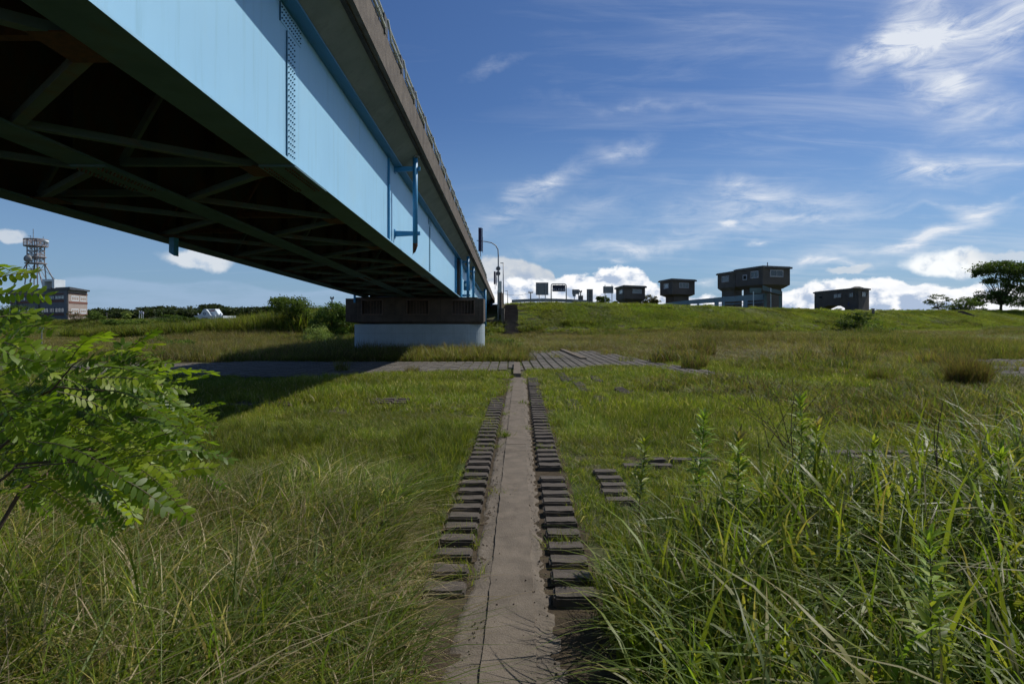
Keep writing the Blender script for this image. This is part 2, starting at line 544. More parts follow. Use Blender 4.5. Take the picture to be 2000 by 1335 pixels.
M['brick'] = pm('facade_brick_band', (0.19, 0.085, 0.062), (0.15, 0.068, 0.052), 3, 0.85)
M['roof_dark'] = pm('dark_roof_sheet', (0.06, 0.065, 0.075), (0.045, 0.05, 0.06), 1, 0.6)
M['tower'] = pm('lattice_tower_steel', (0.26, 0.25, 0.25), (0.32, 0.27, 0.26), 2, 0.6)
M['white_wall'] = pm('white_building_wall', (0.62, 0.68, 0.72), (0.56, 0.62, 0.66), 0.5, 0.7)
M['green_band'] = pm('green_sign_band', (0.05, 0.14, 0.14), (0.06, 0.17, 0.16), 1, 0.6)
M['red_band'] = pm('red_sign_band', (0.24, 0.09, 0.11), (0.2, 0.08, 0.1), 1, 0.6)
M['blue_band'] = pm('blue_ring_paint', (0.05, 0.12, 0.22), None, 1, 0.6)
M['flag'] = pm('flag_cloth_lilac', (0.55, 0.5, 0.72), (0.7, 0.68, 0.75), 2, 0.8)
M['bark'] = pm('bark', (0.075, 0.058, 0.042), (0.045, 0.036, 0.028), 8, 0.95, bump=0.5)
M['twig'] = pm('twig_brown', (0.10, 0.062, 0.042), (0.065, 0.045, 0.032), 12, 0.85)
M['stem_green'] = pm('plant_stem', (0.10, 0.11, 0.045), (0.11, 0.075, 0.04), 14, 0.7)
M['wood_pole'] = pm('utility_pole_grey', (0.12, 0.12, 0.115), (0.09, 0.09, 0.085), 2, 0.8)
M['grass_leaf'] = leaf_mat('grass_blade', 0.42, 0.5, 0.2)
M['reed_leaf'] = leaf_mat('reed_blade', 0.5, 0.45, 0.3)
M['tree_leaf'] = leaf_mat('tree_foliage', 0.3, 0.6, 0.15, tvar=0.12)
M['locust_leaf'] = leaf_mat('locust_leaflet', 0.5, 0.45, 0.35, tvar=0.0)


def soil_mat():
    m = bpy.data.materials.new('earth_and_turf')
    m.use_nodes = True
    T = NT(m.node_tree)
    b = m.node_tree.nodes['Principled BSDF']
    tc = T.n('ShaderNodeTexCoord')
    ob = tc.outputs['Object']
    n1 = T.noise(ob, 0.9, 8, 0.65)
    n2 = T.noise(ob, 0.07, 5, 0.6)
    n3 = T.noise(ob, 14, 6, 0.7)
    green = T.mix(T.mapr(n3, 0.3, 0.7), (0.040, 0.062, 0.016, 1), (0.075, 0.10, 0.026, 1))
    dirt = T.mix(T.mapr(n3, 0.3, 0.7), (0.055, 0.045, 0.03, 1), (0.12, 0.095, 0.065, 1))
    c = T.mix(T.mapr(T.m('ADD', T.m('MULTIPLY', n1, 0.6), T.m('MULTIPLY', n2, 0.4)), 0.42, 0.6), green, dirt)
    T.val(b.inputs['Base Color'], c)
    b.inputs['Roughness'].default_value = 0.98
    b.inputs['Specular IOR Level'].default_value = 0.1
    bn = T.n('ShaderNodeBump')
    bn.inputs['Strength'].default_value = 0.8
    bn.inputs['Distance'].default_value = 0.05
    T.val(bn.inputs['Height'], n3)
    T.t.links.new(bn.outputs[0], b.inputs['Normal'])
    return m


M['soil'] = soil_mat()

# ------------------------------------------------------------------ terrain
CREST = np.array([(-420, 230, 1.7), (-140, 140, 1.45), (-84, 114, 1.45), (-48, 100, 1.6), (-22, 92, 3.1), (-6, 85, 4.05), (6, 84, 4.08), (26, 90, 3.85),
                  (52, 106, 3.35), (85, 126, 3.35), (120, 150, 3.75), (260, 230, 4.4)], dtype=float)


def terrain(X, Y):
    X = np.asarray(X, float)
    Y = np.asarray(Y, float)
    best = np.full(X.shape, 1e9)
    H = np.zeros(X.shape)
    side = np.zeros(X.shape)
    for i in range(len(CREST) - 1):
        ax, ay, ah = CREST[i]
        bx, by, bh = CREST[i + 1]
        dx, dy = bx - ax, by - ay
        L2 = dx * dx + dy * dy
        t = np.clip(((X - ax) * dx + (Y - ay) * dy) / L2, 0, 1)
        px, py = ax + t * dx, ay + t * dy
        dd = np.hypot(X - px, Y - py)
        sg = dx * (Y - ay) - dy * (X - ax)
        m = dd < best
        best = np.where(m, dd, best)
        H = np.where(m, ah + t * (bh - ah), H)
        side = np.where(m, sg, side)
    front = H * np.clip(1 - best / (3.2 * H), 0, 1)
    back = np.where(best < 7, H, np.maximum(1.1, H - (best - 7) / 2.0))
    z = np.where(side < 0, front, back)
    # soft foot, gentle unevenness
    z = z + 0.05 * np.sin(X * 0.31 + 1.3) * np.sin(Y * 0.27) * np.clip((Y - 30) / 20, 0, 1)
    # a low bank on the left between the bridge and the open field
    z = z + 1.3 * np.exp(-((X + 20) / 11.0) ** 2 - ((Y - 68) / 7.0) ** 2)
    # mound round the pier foot
    z = z + 0.08 * np.exp(-((X + 4) / 6.5) ** 4 - ((Y - 35) / 3.5) ** 4)
    return z


def tz(x, y):
    return float(terrain(np.array([x]), np.array([y]))[0])


def build_ground():
    xs = np.concatenate([-np.geomspace(30, 2500, 60)[::-1], np.linspace(-29, 29, 100), np.geomspace(30, 2500, 90)])
    ys = np.concatenate([np.linspace(-60, 20, 40), np.linspace(20.8, 170, 230), np.geomspace(172, 4000, 60)])
    gx, gy = np.meshgrid(xs, ys)
    gz = terrain(gx, gy)
    v = np.stack([gx, gy, gz], -1).reshape(-1, 3)
    nx, ny = len(xs), len(ys)
    i = np.arange((ny - 1) * (nx - 1))
    r, c = i // (nx - 1), i % (nx - 1)
    a = r * nx + c
    f = np.stack([a, a + 1, a + nx + 1, a + nx], -1)
    me = np_mesh('ground', v, f, mat=M['soil'])
    me.shade_smooth()
    o = bpy.data.objects.new('ground', me)
    C.objects.link(o)
    tag(o, 'grassy flood plain rising to a levee slope', kind='structure')


build_ground()

# --------------------------------------------------------------- path, blocks, pavers
def pathx(Y):
    return 0.0134 * Y - 0.075


def build_path():
    b = MB()
    rr = random.Random(3)
    for ya, yb in ((1.0, 10.45), (10.48, 22.2)):
        n = int((yb - ya) / .12)
        for side in (0,):
            L_, R_ = [], []
            for i in range(n + 1):
                y = ya + (yb - ya) * i / n
                L_.append((pathx(y) - .172 + rr.uniform(-.008, .006), y))
                R_.append((pathx(y) + .176 + rr.uniform(-.006, .008), y))
            vs, fs = [], []
            for (xl, y), (xr, _) in zip(L_, R_):
                z = .045 + .004 * math.sin(y * 2.1)
                vs += [(xl, y, -.2), (xl + .004, y, z), (xr - .004, y, z), (xr, y, -.2)]
            for i in range(n):
                a = 4 * i
                fs += [(a, a + 1, a + 5, a + 4), (a + 1, a + 2, a + 6, a + 5), (a + 2, a + 3, a + 7, a + 6)]
            fs += [(0, 3, 2, 1), (4 * n, 4 * n + 1, 4 * n + 2, 4 * n + 3)]
            fs = [tuple(reversed(f)) for f in fs]
            b.add(vs, fs)
    xa, xb = pathx(22.5), pathx(28)
    b.hexa([(xa - .18, 22.6, -.2), (xa + .10, 22.6, -.2), (xb + .06, 28.2, -.2), (xb - .2, 28.2, -.2),
            (xa - .18, 22.6, .15), (xa + .10, 22.6, .15), (xb + .06, 28.2, .17), (xb - .2, 28.2, .17)])
    o = b.build('path', M['slab'])
    tag(o, 'narrow straight concrete path slab running to the bridge pier', kind='structure')
    # mortar aprons: one rough sheet each side with a ragged, toothed outer edge
    a = MB()
    for s in (-1, 1):
        n = 520
        ncol = 6
        o = len(a.v)
        w = 0
        for i in range(n + 1):
            y = 1.0 + 21.0 * i / n
            if i % 4 == 0:
                k = (i // 4) % 2
                wt = ((0.17 if s < 0 else 0.09) + rr.uniform(-.012, .012) + (0.035 if k and s > 0 else 0)) + max(0, 4.95 - y) * .09
            w = wt + rr.uniform(-.006, .006)
            for c in range(ncol):
                t = c / (ncol - 1)
                x = pathx(y) + s * (.165 + (w + .025) * t)
                z = .030 - .022 * t + rr.uniform(-.006, .006) + .006 * math.sin(y * 5 + c)
                if c == ncol - 1:
                    z = -.1
                a.v.append((x, y, z))
        for i in range(n):
            for c in range(ncol - 1):
                p = o + i * ncol + c
                f = (p, p + 1, p + ncol + 1, p + ncol)
                a.f.append(f if s > 0 else tuple(reversed(f)))
    o = a.build('path_edging', M['apron'], smooth=True)
    tag(o, 'crumbling mortar edging along both sides of the path', kind='structure')
    # loose grit and small stones
    st = MB()
    for k in range(420):
        y = 3.0 + 12 * rr.random() ** 1.6
        s = rr.choice((-1, 1))
        x = pathx(y) + s * (rr.uniform(.17, .30) if rr.random() < .94 else rr.uniform(0, .17))
        r = rr.uniform(.003, .011)
        z = .045 if abs(x - pathx(y)) < .17 else .026
        ps = []
        for q in range(5):
            an = q * 1.256 + rr.uniform(-.3, .3)
            ps.append((x + r * math.cos(an) * rr.uniform(.7, 1.2), y + r * math.sin(an) * rr.uniform(.7, 1.2)))
        st.prism(ps, z - .004, z + r * rr.uniform(.5, 1), [(x + (px - x) * .6, y + (py - y) * .6) for px, py in ps])
    tag(st.build('path_grit', M['apron']), 'loose grit and small stones on the path edges', kind='stuff')
    # dark earth trench bed under the block rows
    t = MB()
    for s in (-1, 1):
        for k in range(42):
            y = 1.0 + k * .5
            x0, x1 = sorted((pathx(y) + s * .2, pathx(y) + s * .74))
            z = [rr.uniform(-.012, .004) for _ in range(4)]
            t.add([(x0, y, z[0]), (x1, y, z[1]), (x1, y + .5, z[2]), (x0, y + .5, z[3])], [(0, 1, 2, 3)])
    o = t.build('path_bed', M['earth'])
    o.location.z = .012
    tag(o, 'dark earth bed between the path blocks', kind='structure')


build_path()


def block_mesh(seed, w=0.335, l=0.195, h=0.22):
    rr = random.Random(seed)
    me = bpy.data.meshes.new('revetment_block')
    import bmesh
    bm = bmesh.new()
    bmesh.ops.create_cube(bm, size=1)
    for v in bm.verts:
        v.co.x *= w
        v.co.y *= l
        v.co.z *= h
        v.co.z -= h / 2
        if v.co.z < -h / 2:
            v.co.x *= 1.05
            v.co.y *= 1.12
    bmesh.ops.bevel(bm, geom=bm.edges[:], offset=0.016, segments=2, affect='EDGES')
    bmesh.ops.subdivide_edges(bm, edges=[e for e in bm.edges if e.calc_length() > 0.1], cuts=3, use_grid_fill=True)
    for v in bm.verts:
        v.co += Vector((rr.uniform(-1, 1), rr.uniform(-1, 1), rr.uniform(-1, 1))) * 0.0035
    bm.to_mesh(me)
    bm.free()
    me.materials.append(M['block'])
    return me


BLOCKS = [block_mesh(k) for k in range(4)]
CLEAR = []          # (x, y, r) spots with little grass


def put_block(x, y, z, rz, label, group, sc=1.0):
    o = bpy.data.objects.new('revetment_block', R.choice(BLOCKS))
    C.objects.link(o)
    o.location = (x, y, z)
    o.rotation_euler = (R.uniform(-.012, .012), R.uniform(-.012, .012), rz + R.uniform(-.012, .012) + (math.pi if R.random() < .5 else 0))
    o.scale = (sc, sc, 1)
    tag(o, label, 'concrete block', group)
    return o


y = 4.75
while y < 21.8:
    if not (8.3 < y < 8.75):
        put_block(pathx(y) + 0.50, y, 0.075 + 0.01 * math.sin(y * 3), 0, 'weathered concrete block in the bare row along the right edge of the path', 'blocks along the right of the path', 1.0)
    y += 0.345
y = 4.9
while y < 16.5:
    put_block(pathx(y) - 0.53, y, 0.075 + 0.012 * math.sin(y * 2.3), 0, 'weathered concrete block in the half overgrown row along the left edge of the path', 'blocks along the left of the path', 1.0)
    y += 0.345


def patch(px, py, nx, ny, label, group):
    X0, Y0 = gnd(px, py)
    for i in range(nx):
        for j in range(ny):
            x = X0 + (i - (nx - 1) / 2) * 0.40
            yy = Y0 + (j - (ny - 1) / 2) * 0.345
            if R.random() < 0.97:
                put_block(x, yy, 0.065, 0, label, group)
                CLEAR.append((x, yy, 0.19))


patch(520, 790, 4, 3, 'bare concrete block in a small patch in the sunlit grass left of the path', 'blocks bare in the left grass')
patch(425, 795, 4, 2, 'bare concrete block in a small patch in the sunlit grass left of the path', 'blocks bare in the left grass')
patch(755, 786, 3, 3, 'concrete block showing in the grass midway between bridge shadow and path', 'blocks midway in the grass')
for (px, py, nx, ny) in [(1190, 940, 1, 3), (1205, 975, 1, 2), (1100, 738, 1, 9), (1135, 757, 1, 8), (1180, 788, 1, 7), (1120, 792, 1, 5), (1165, 742, 1, 6), (1215, 765, 1, 5)]:
    patch(px, py, nx, ny, 'concrete block in a broken line through the grass right of the path', 'blocks in lines right of the path')
for (px, py, nx, ny) in [(1330, 903, 3, 1), (1265, 915, 2, 1), (1650, 890, 3, 1), (1790, 893, 6, 2), (1930, 890, 5, 2), (1880, 905, 4, 1)]:
    patch(px, py, nx, ny, 'concrete block partly bare among weeds behind the tall foreground plants at right', 'blocks behind the tall plants')


def in_poly(px, py, poly):
    inside = np.zeros(px.shape, bool)
    n = len(poly)
    j = n - 1
    for i in range(n):
        xi, yi = poly[i]
        xj, yj = poly[j]
        c = ((yi > py) != (yj > py)) & (px < (xj - xi) * (py - yi) / (yj - yi + 1e-9) + xi)
        inside ^= c
        j = i
    return inside


PAVE_L = [gnd(*p) for p in [(180, 736), (640, 738), (760, 728), (1000, 724), (1005, 708), (690, 708), (520, 706), (330, 712), (150, 714)]]
PAVE_R = [gnd(*p) for p in [(1012, 724), (1130, 722), (1190, 714), (1250, 719), (1330, 731), (1420, 741), (1500, 746), (1440, 735), (1360, 722), (1290, 709), (1220, 696), (1165, 686), (1030, 685), (1024, 700), (1012, 712)]]
PAVE_FR = [gnd(*p) for p in [(1860, 706), (1950, 702), (2060, 703), (2120, 760), (1990, 748), (1930, 728)]]


def build_pavers():
    rr = random.Random(5)
    for poly, name, lab, rot in ((PAVE_L, 'pavement', 'worn block paving strip running under the bridge', 0.0),
                                 (PAVE_R, 'pavement', 'grid block paving right of the path end', 0.015),
                                 (PAVE_FR, 'pavement', 'far block paving at the right of the plain', 0.0)):
        b = MB()
        xs = [p[0] for p in poly]
        ys = [p[1] for p in poly]
        cx, cy = sum(xs) / len(xs), sum(ys) / len(ys)
        pts = []
        r_ = 25
        s = 0.42
        n = int(r_ / s)
        ii, jj = np.meshgrid(np.arange(-n, n), np.arange(-n, n))
        X = ii.ravel() * s
        Y = jj.ravel() * s
        c_, s_ = math.cos(rot), math.sin(rot)
        wx, wy = cx + X * c_ - Y * s_, cy + X * s_ + Y * c_
        ok = in_poly(wx, wy, poly)
        for x, yv in zip(wx[ok], wy[ok]):
            z = tz(x, yv) + 0.05 + rr.uniform(-.008, .008)
            w, l = 0.185, 0.17
            p = []
            for zz, k in ((z - .15, 1.0), (z, 0.93)):
                for sx, sy in ((-1, -1), (1, -1), (1, 1), (-1, 1)):
                    dx, dy = sx * w * k, sy * l * k
                    p.append((x + dx * c_ - dy * s_, yv + dx * s_ + dy * c_, zz))
            b.hexa(p)
        o = b.build(name, M['paver'])
        tag(o, lab, kind='structure')
    # pale kerb line in the right paving
    a = Vector((*gnd(1098, 685), 0.07))
    c = Vector((*gnd(1140, 703), 0.07))
    tag(MB().bar(a, c, 0.3, 0.12).build('kerb', M['slab']), 'pale kerb line across the grid paving', kind='structure')


build_pavers()

# ------------------------------------------------------------------ girder bridge
SLOPE = 40 / 1200.0


def B(X, Y, c):
    return (X - 0.0012 * Y, Y, EYE + c - SLOPE * Y)


def bbox(mb, x0, x1, y0, y1, c0, c1, step=None):
    return mb.hexa([B(x0, y0, c0), B(x1, y0, c0), B(x1, y1, c0), B(x0, y1, c0), B(x0, y0, c1), B(x1, y0, c1), B(x1, y1, c1), B(x0, y1, c1)])


bridge = empty('girder_bridge', (-6, 18, 0), 'pale blue steel girder road bridge with brown concrete parapet and dark underside', 'bridge')
YS, YP0, YP1, YE = -14.0, 37.4, 37.9, 92.0
CB, CT = 2.455, 4.83
GX = {'right': -3.32, 'middle': -6.0, 'left': -8.72}
for gname, gx in GX.items():
    for (y0, y1) in ((YS, YP0), (YP1, YE)):
        w = MB()
        bbox(w, gx - .012, gx + .012, y0, y1, CB + .03, CT)
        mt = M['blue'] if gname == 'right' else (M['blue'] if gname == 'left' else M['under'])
        g = w.build('girder_web', mt, bridge)
        f = MB()
        bbox(f, gx - .25, gx + .24, y0, y1, CB, CB + .035)
        f.build('bottom_flange', M['flange'], bridge)
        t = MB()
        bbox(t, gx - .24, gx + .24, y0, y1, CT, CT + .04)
        t.build('top_flange', M['flange_shaded'] if gname == 'right' else M['under'], bridge)
# outer paint strip of the right bottom flange edge
e = MB()
bbox(e, -3.0795, -3.076, YS, YP0, CB + .001, CB + .036)
e.build('flange_edge', M['blue'], bridge)

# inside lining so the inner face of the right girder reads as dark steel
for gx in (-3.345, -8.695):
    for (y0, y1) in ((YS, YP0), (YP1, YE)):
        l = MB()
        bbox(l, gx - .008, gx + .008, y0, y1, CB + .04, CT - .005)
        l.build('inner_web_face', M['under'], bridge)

# vertical stiffeners on the inner faces
for gx, s in ((-3.32, -1), (-6.0, -1), (-6.0, 1), (-8.72, 1)):
    y = -5.5
    while y < YP0:
        st = MB()
        bbox(st, *sorted((gx + s * .03, gx + s * .2)), y - .01, y + .01, CB + .04, CT - .02)
        st.build('stiffener', M['under'], bridge)
        y += 1.95

# outer stiffeners / joint lines on the right web
for y in (16.45, 35.9, 36.6, 38.3):
    j = MB()
    bbox(j, -3.307, -3.25, y - .03, y + .03, CB + .04, CT - .01)
    j.build('web_stiffener', M['blue_shaded'], bridge)


def bolt(mb, x, y, c, r=0.0115, t=0.018, ax='x'):
    """little hexagonal bolt head standing off the web"""
    n = 6
    vs = []
    for dx in (0, t):
        for k in range(n):
            a = 2 * math.pi * k / n
            vs.append(B(x + dx, y + r * math.cos(a), c + r * math.sin(a)))
    fs = [tuple(range(n, 2 * n))] + [(k, (k + 1) % n, (k + 1) % n + n, k + n) for k in range(n)]
    mb.add(vs, fs)


def splice(Yc, full=True):
    p = MB()
    bbox(p, -3.307, -3.297, Yc - .17, Yc + .19, CB + .21, CT - .32)
    bbox(p, -3.307, -3.297, Yc - .43, Yc + .43, CB + .04, CB + .18)
    bbox(p, -3.307, -3.297, Yc - .43, Yc + .43, CT - .29, CT - .03)
    o = p.build('splice_plate', M['blue'], bridge)
    g = MB()
    bbox(g, -3.306, -3.285, Yc - .182, Yc - .17, CB + .2, CT - .32)
    bbox(g, -3.306, -3.285, Yc - .442, Yc - .43, CB + .05, CB + .2)
    bbox(g, -3.306, -3.285, Yc - .442, Yc - .43, CT - .3, CT - .03)
    g.build('plate_gap', M['bolt'], o)
    b = MB()
    nrow = 21
    for i in range(nrow):
        c = CB + .27 + i * (CT - CB - .66) / (nrow - 1)
        for k in range(4):
            bolt(b, -3.296, Yc - .11 + k * .078, c)
    for k in range(11):
        bolt(b, -3.296, Yc - .38 + k * .077, CB + .11)
        for cc in (CT - .08, CT - .16, CT - .24):
            bolt(b, -3.296, Yc - .38 + k * .077, cc)
    b.build('bolts', M['bolt'], o)
    # thicker flange splice, rusty bolts on its underside
    for gx in (-3.32, -6.0):
        f = MB()
        bbox(f, gx - .262, gx + .255, Yc - .5, Yc + 1.0, CB - .03, CB - .001)
        fo = f.build('flange_splice', M['flange'], bridge)
        bb = MB()
        for i in range(16):
            for k in (-.2, -.13, .1, .17):
                x, y = gx + k, Yc - .42 + i * .085
                n = 6
                vs = []
                for dc in (0, -.02):
                    for q in range(n):
                        a = 2 * math.pi * q / n
                        vs.append(B(x + .014 * math.cos(a), y + .014 * math.sin(a), CB - .031 + dc))
                bb.add(vs, [tuple(range(2 * n - 1, n - 1, -1))] + [(q, (q + 1) % n, (q + 1) % n + n, q + n) for q in range(n)])
        bb.build('bolts', M['rust'], fo)


splice(9.2)
splice(24.9)
splice(-7.0)

# cross frames and lateral bracing
def bracing(y0, y1):
    k = 0
    y = y0
    gl = [(-3.32, -6.0), (-8.72, -6.0)]
    while y < y1:
        for (ga, gb) in gl:
            off = 0.0 if ga == -3.32 else 1.95
            ya = y + off
            if ya + 1.95 > y1:
                continue
            s = 1 if ga > gb else -1
            a0, b0 = ga - s * .2, gb + s * .2
            m = MB()
            m.bar(B(a0, ya, CB + .07), B(b0, ya + 1.95, CB + .07), .13, .09)
            m.build('lateral_brace', M['brace'], bridge)
            m = MB()
            m.bar(B(b0, ya + 1.95, CB + .07), B(a0, ya + 3.9, CB + .07), .13, .09)
            m.build('lateral_brace', M['brace'], bridge)
            # cross frame at the outer node
            m = MB()
            m.bar(B(a0, ya, CB + .16), B(b0, ya, CB + .16), .11, .11)
            m.bar(B(a0, ya, CT - .25), B(b0, ya, CT - .25), .1, .1)
            mid = (a0 + b0) / 2
            m.bar(B(a0, ya, CB + .16), B(mid, ya, CT - .25), .08, .08)
            m.bar(B(b0, ya, CB + .16), B(mid, ya, CT - .25), .08, .08)
            bbox(m, min(a0, mid) if False else mid - .18, mid + .18, ya - .012, ya + .012, CT - .5, CT - .2)
            m.build('cross_frame', M['rust'] if (k % 2) else M['brace'], bridge)
            m = MB()
            for nx in (a0 - s * 0.0,):
                bbox(m, *sorted((ga - s * .24, ga - s * .62)), ya - .28, ya + .28, CB + .02, CB + .034)
            m.build('gusset_plate', M['rust'], bridge)
        y += 3.9
        k += 1


bracing(1.35 - 7.8, YP0 - .3)
bracing(YP1 + 1.5, YE - 2)
# longitudinal stringers under the deck
for x in (-4.25, -5.1, -6.95, -7.8):
    m = MB()
    bbox(m, x - .05, x + .05, YS, YP0, CT - .2, CT - .02)
    m.build('stringer', M['rust'], bridge)

# deck slab: cross-section extruded, cantilevers thinning outward
XR, XL = -2.46, -9.58
CF0, CF1 = 5.24, 5.95


def extr(mb, sec, y0, y1):
    n = len(sec)
    vs = [B(x, y0, c) for x, c in sec] + [B(x, y1, c) for x, c in sec]
    fs = [tuple(range(n)), tuple(range(2 * n - 1, n - 1, -1))] + [((i + 1) % n, i, i + n, (i + 1) % n + n) for i in range(n)]
    mb.add(vs, fs)


for y0, y1 in ((YS, YP0 + .2), (YP0 + .24, YE)):
    d = MB()
    extr(d, [(XL + .12, CF0 + .03), (-8.96, CT + .04), (-3.08, CT + .04), (XR - .10, CF0 + .03), (XR - .10, CF0 + .2), (XL + .12, CF0 + .2)], y0, y1)
    d.build('deck_slab', M['soffit'], bridge)
# form joints under the cantilever: thin dark lines
m = MB()
bbox(m, -2.80, -2.785, YS, YE, CF0 - .105, CF0 - .05)
y = -12
while y < 60:
    y += 2.44
# parapet walls, in cast lengths
for xs, xn in ((XR, XR - .22), (XL, XL + .22)):
    y = YS
    while y < YE:
        L = 10.0
        y1 = min(y + L, YE)
        p = MB()
        x0, x1 = sorted((xs, xn))
        bbox(p, x0, x1, y, y1 - .02, CF0 + .11, CF1)
        o = p.build('parapet', M['fascia'], bridge)
        q = MB()
        s = 1 if xs > xn else -1
        xx0, xx1 = sorted((xs + s * .006, xn))
        bbox(q, xx0, xx1, y, y1 - .02, CF0, CF0 + .11)
        q.build('drip_ledge', M['fascia'], o)
        y = y1
m = MB()
bbox(m, XR - .21, XR - .10, YS, YE, CF0 - .035, CF0 + .02)
m.build('drip_edge', M['drip'], bridge)
m = MB()
bbox(m, XL + .24, XR - .24, YS, YE, CF0 + .21, CF0 + .30)
m.build('road_surface', M['asphalt'], bridge)
# railing: pale pipes between dark posts, each with a dark plate standing for shadow
y = 1.2
while y < 60:
    m = MB()
    bbox(m, XR - .07, XR + .005, y + .02, y + .34, CF1 + .002, CF1 + .36)
    bbox(m, XR - .06, XR + .03, y - .03, y + .05, CF1 - .06, CF1 + .2)
    m.build('rail_post_and_shadow', M['rail_dark'], bridge)
    m = MB()
    m.tube([B(XR + .022, y + .56, CF1 + .05), B(XR + .022, y + 1.74, CF1 + .05)], .034, 8)
    m.tube([B(XR - .02, y + .40, CF1 + .335), B(XR - .02, y + 1.74, CF1 + .335)], .028, 8)
    m.tube([B(XR + .012, y + .30, CF1 + .36), B(XR + .022, y + .45, CF1 + .22), B(XR + .022, y + .6, CF1 + .02)], .022, 6)
    for k in (1.05, 1.16, 1.3):
        m.tube([B(XR + .022, y + k, CF1 + .05), B(XR + .022, y + k + .03, CF1 + .05)], .05, 8)
    m.build('guard_rail', M['rail_pale'], bridge)
    y += 1.78


def drain(Y, c_top, z_bot_c, rusty=False, r=0.072, x=-2.72):
    m = MB()
    m.tube([B(x, Y, c_top), B(x, Y, z_bot_c)], r, 12)
    o = m.build('drain_pipe', M['blue_shaded'], bridge, True)
    for c in (c_top - .33, z_bot_c + .28):
        b = MB()
        b.hexa([B(-3.30, Y - .03, c - .09), B(x + .14, Y - .03, c - .05), B(x + .14, Y + .03, c - .05), B(-3.30, Y + .03, c - .09),
                B(-3.30, Y - .03, c + .07), B(x + .14, Y - .03, c + .05), B(x + .14, Y + .03, c + .05), B(-3.30, Y + .03, c + .07)])
        bbox(b, -3.305, -3.285, Y - .09, Y + .09, c - .13, c + .11)
        b.build('bracket', M['blue_shaded'], o)
    if rusty:
        b = MB()
        n = 12
        vs = []
        for k in range(n):
            a = 2 * math.pi * k / n
            vs.append(B(x + (r - .001) * math.cos(a), Y + (r - .001) * math.sin(a), z_bot_c))
        for k in range(n):
            a = 2 * math.pi * k / n
            vs.append(B(x + (r - .001) * math.cos(a), Y + (r - .001) * math.sin(a), z_bot_c - .2 + .13 * math.cos(a) + .03 * math.sin(a * 3)))
        b.add(vs, [(k, (k + 1) % n, (k + 1) % n + n, k + n) for k in range(n)])
        b.build('rusty_pipe_end', M['rust'], o)
        m2 = MB()
        m2.tube([B(x, Y, c_top + .02), B(x, Y, c_top - .03)], r * 1.8, 12)
        m2.build('pipe_collar', M['soffit'], o)


drain(17.4, 5.12, 2.68, True)
drain(38.6, 5.12, 2.4, r=.09)
drain(44.0, 5.12, 2.4, r=.09)
drain(64, 5.12, 1.2, r=.13)
drain(84, 5.12, 1.2, r=.13)
# short drain stub under the left edge
m = MB()
p0 = at(339, 478, 15.2)
m.hexa([(p0.x - .06, 15.1, p0.z - .20), (p0.x + .07, 15.1, p0.z - .28), (p0.x + .07, 15.3, p0.z - .28), (p0.x - .06, 15.3, p0.z - .20),
        (p0.x - .06, 15.1, p0.z + .35), (p0.x + .07, 15.1, p0.z + .35), (p0.x + .07, 15.3, p0.z + .35), (p0.x - .06, 15.3, p0.z + .35)])
m.build('drain_stub', M['blue_shaded'], bridge)
m = MB()
m.tube([B(-9.3, 36.5, CB + .4), B(-9.3, 36.5, CB - .35)], .07, 10)
m.build('drain_stub', M['blue_shaded'], bridge)
# end cross beam and box beside the pier
m = MB()
bbox(m, -3.30, -3.02, 37.2, 38.0, CB + .05, CT - .05)
m.build('end_post', M['blue_shaded'], bridge)
m = MB()
bbox(m, -3.02, -2.62, 38.9, 39.5, 3.05, 3.62)
o = m.build('junction_box', M['bolt'], bridge)
m = MB()
m.tube([B(-2.85, 38.86, 3.36), B(-2.85, 38.9, 3.36)], .1, 12)
m.build('lamp_lens', M['rail_pale'], o)
m = MB()
bbox(m, -8.9, -3.1, 37.0, 37.06, CB + .1, CT - .1)
m.build('end_diaphragm', M['under'], bridge)

# ------------------------------------------------------------------ pier
pier = empty('bridge_pier', (-5.6, 38, 0), 'concrete bridge pier with dark barred cap on a pale blue grey rounded base', 'bridge pier')
X0p, X1p = -9.94, -1.70
YF = 36.7
ztop = EYE + 38 / 1200 * YF - 0.02
zmid = EYE - 12 / 1200 * YF
m = MB()
# cap front built around the three barred openings
ops = [(-8.95, -7.75), (-6.25, -5.0), (-3.55, -2.28)]
zo0, zo1 = ztop - .92, ztop - .12
xs = [X0p] + [v for o in ops for v in o] + [X1p]
m.box(X0p, X1p, YF, YF + .5, zmid + .12, zo0)
m.box(X0p, X1p, YF, YF + .5, zo1, ztop)
for i in range(0, len(xs), 2):
    m.box(xs[i], xs[i + 1], YF, YF + .5, zo0, zo1)
m.box(X0p, X1p, YF + .502, YF + 2.6, zmid + .12, ztop - .002)
m.prism([(X0p + .9, YF + .3), (X1p - .1, YF + .1), (X1p - .1, YF + 2.4), (X0p + .9, YF + 2.4)], zmid - .02, zmid + .118,
        [(X0p + .05, YF + .01), (X1p - .01, YF + .01), (X1p - .01, YF + 2.59), (X0p + .05, YF + 2.59)])
m.build('pier_cap', M['cap'], pier)
m = MB()
m.box(X0p + .5, X1p - .4, YF + .4, YF + 2.4, ztop, ztop + .09)
m.build('bearing_shelf', M['cap'], pier)
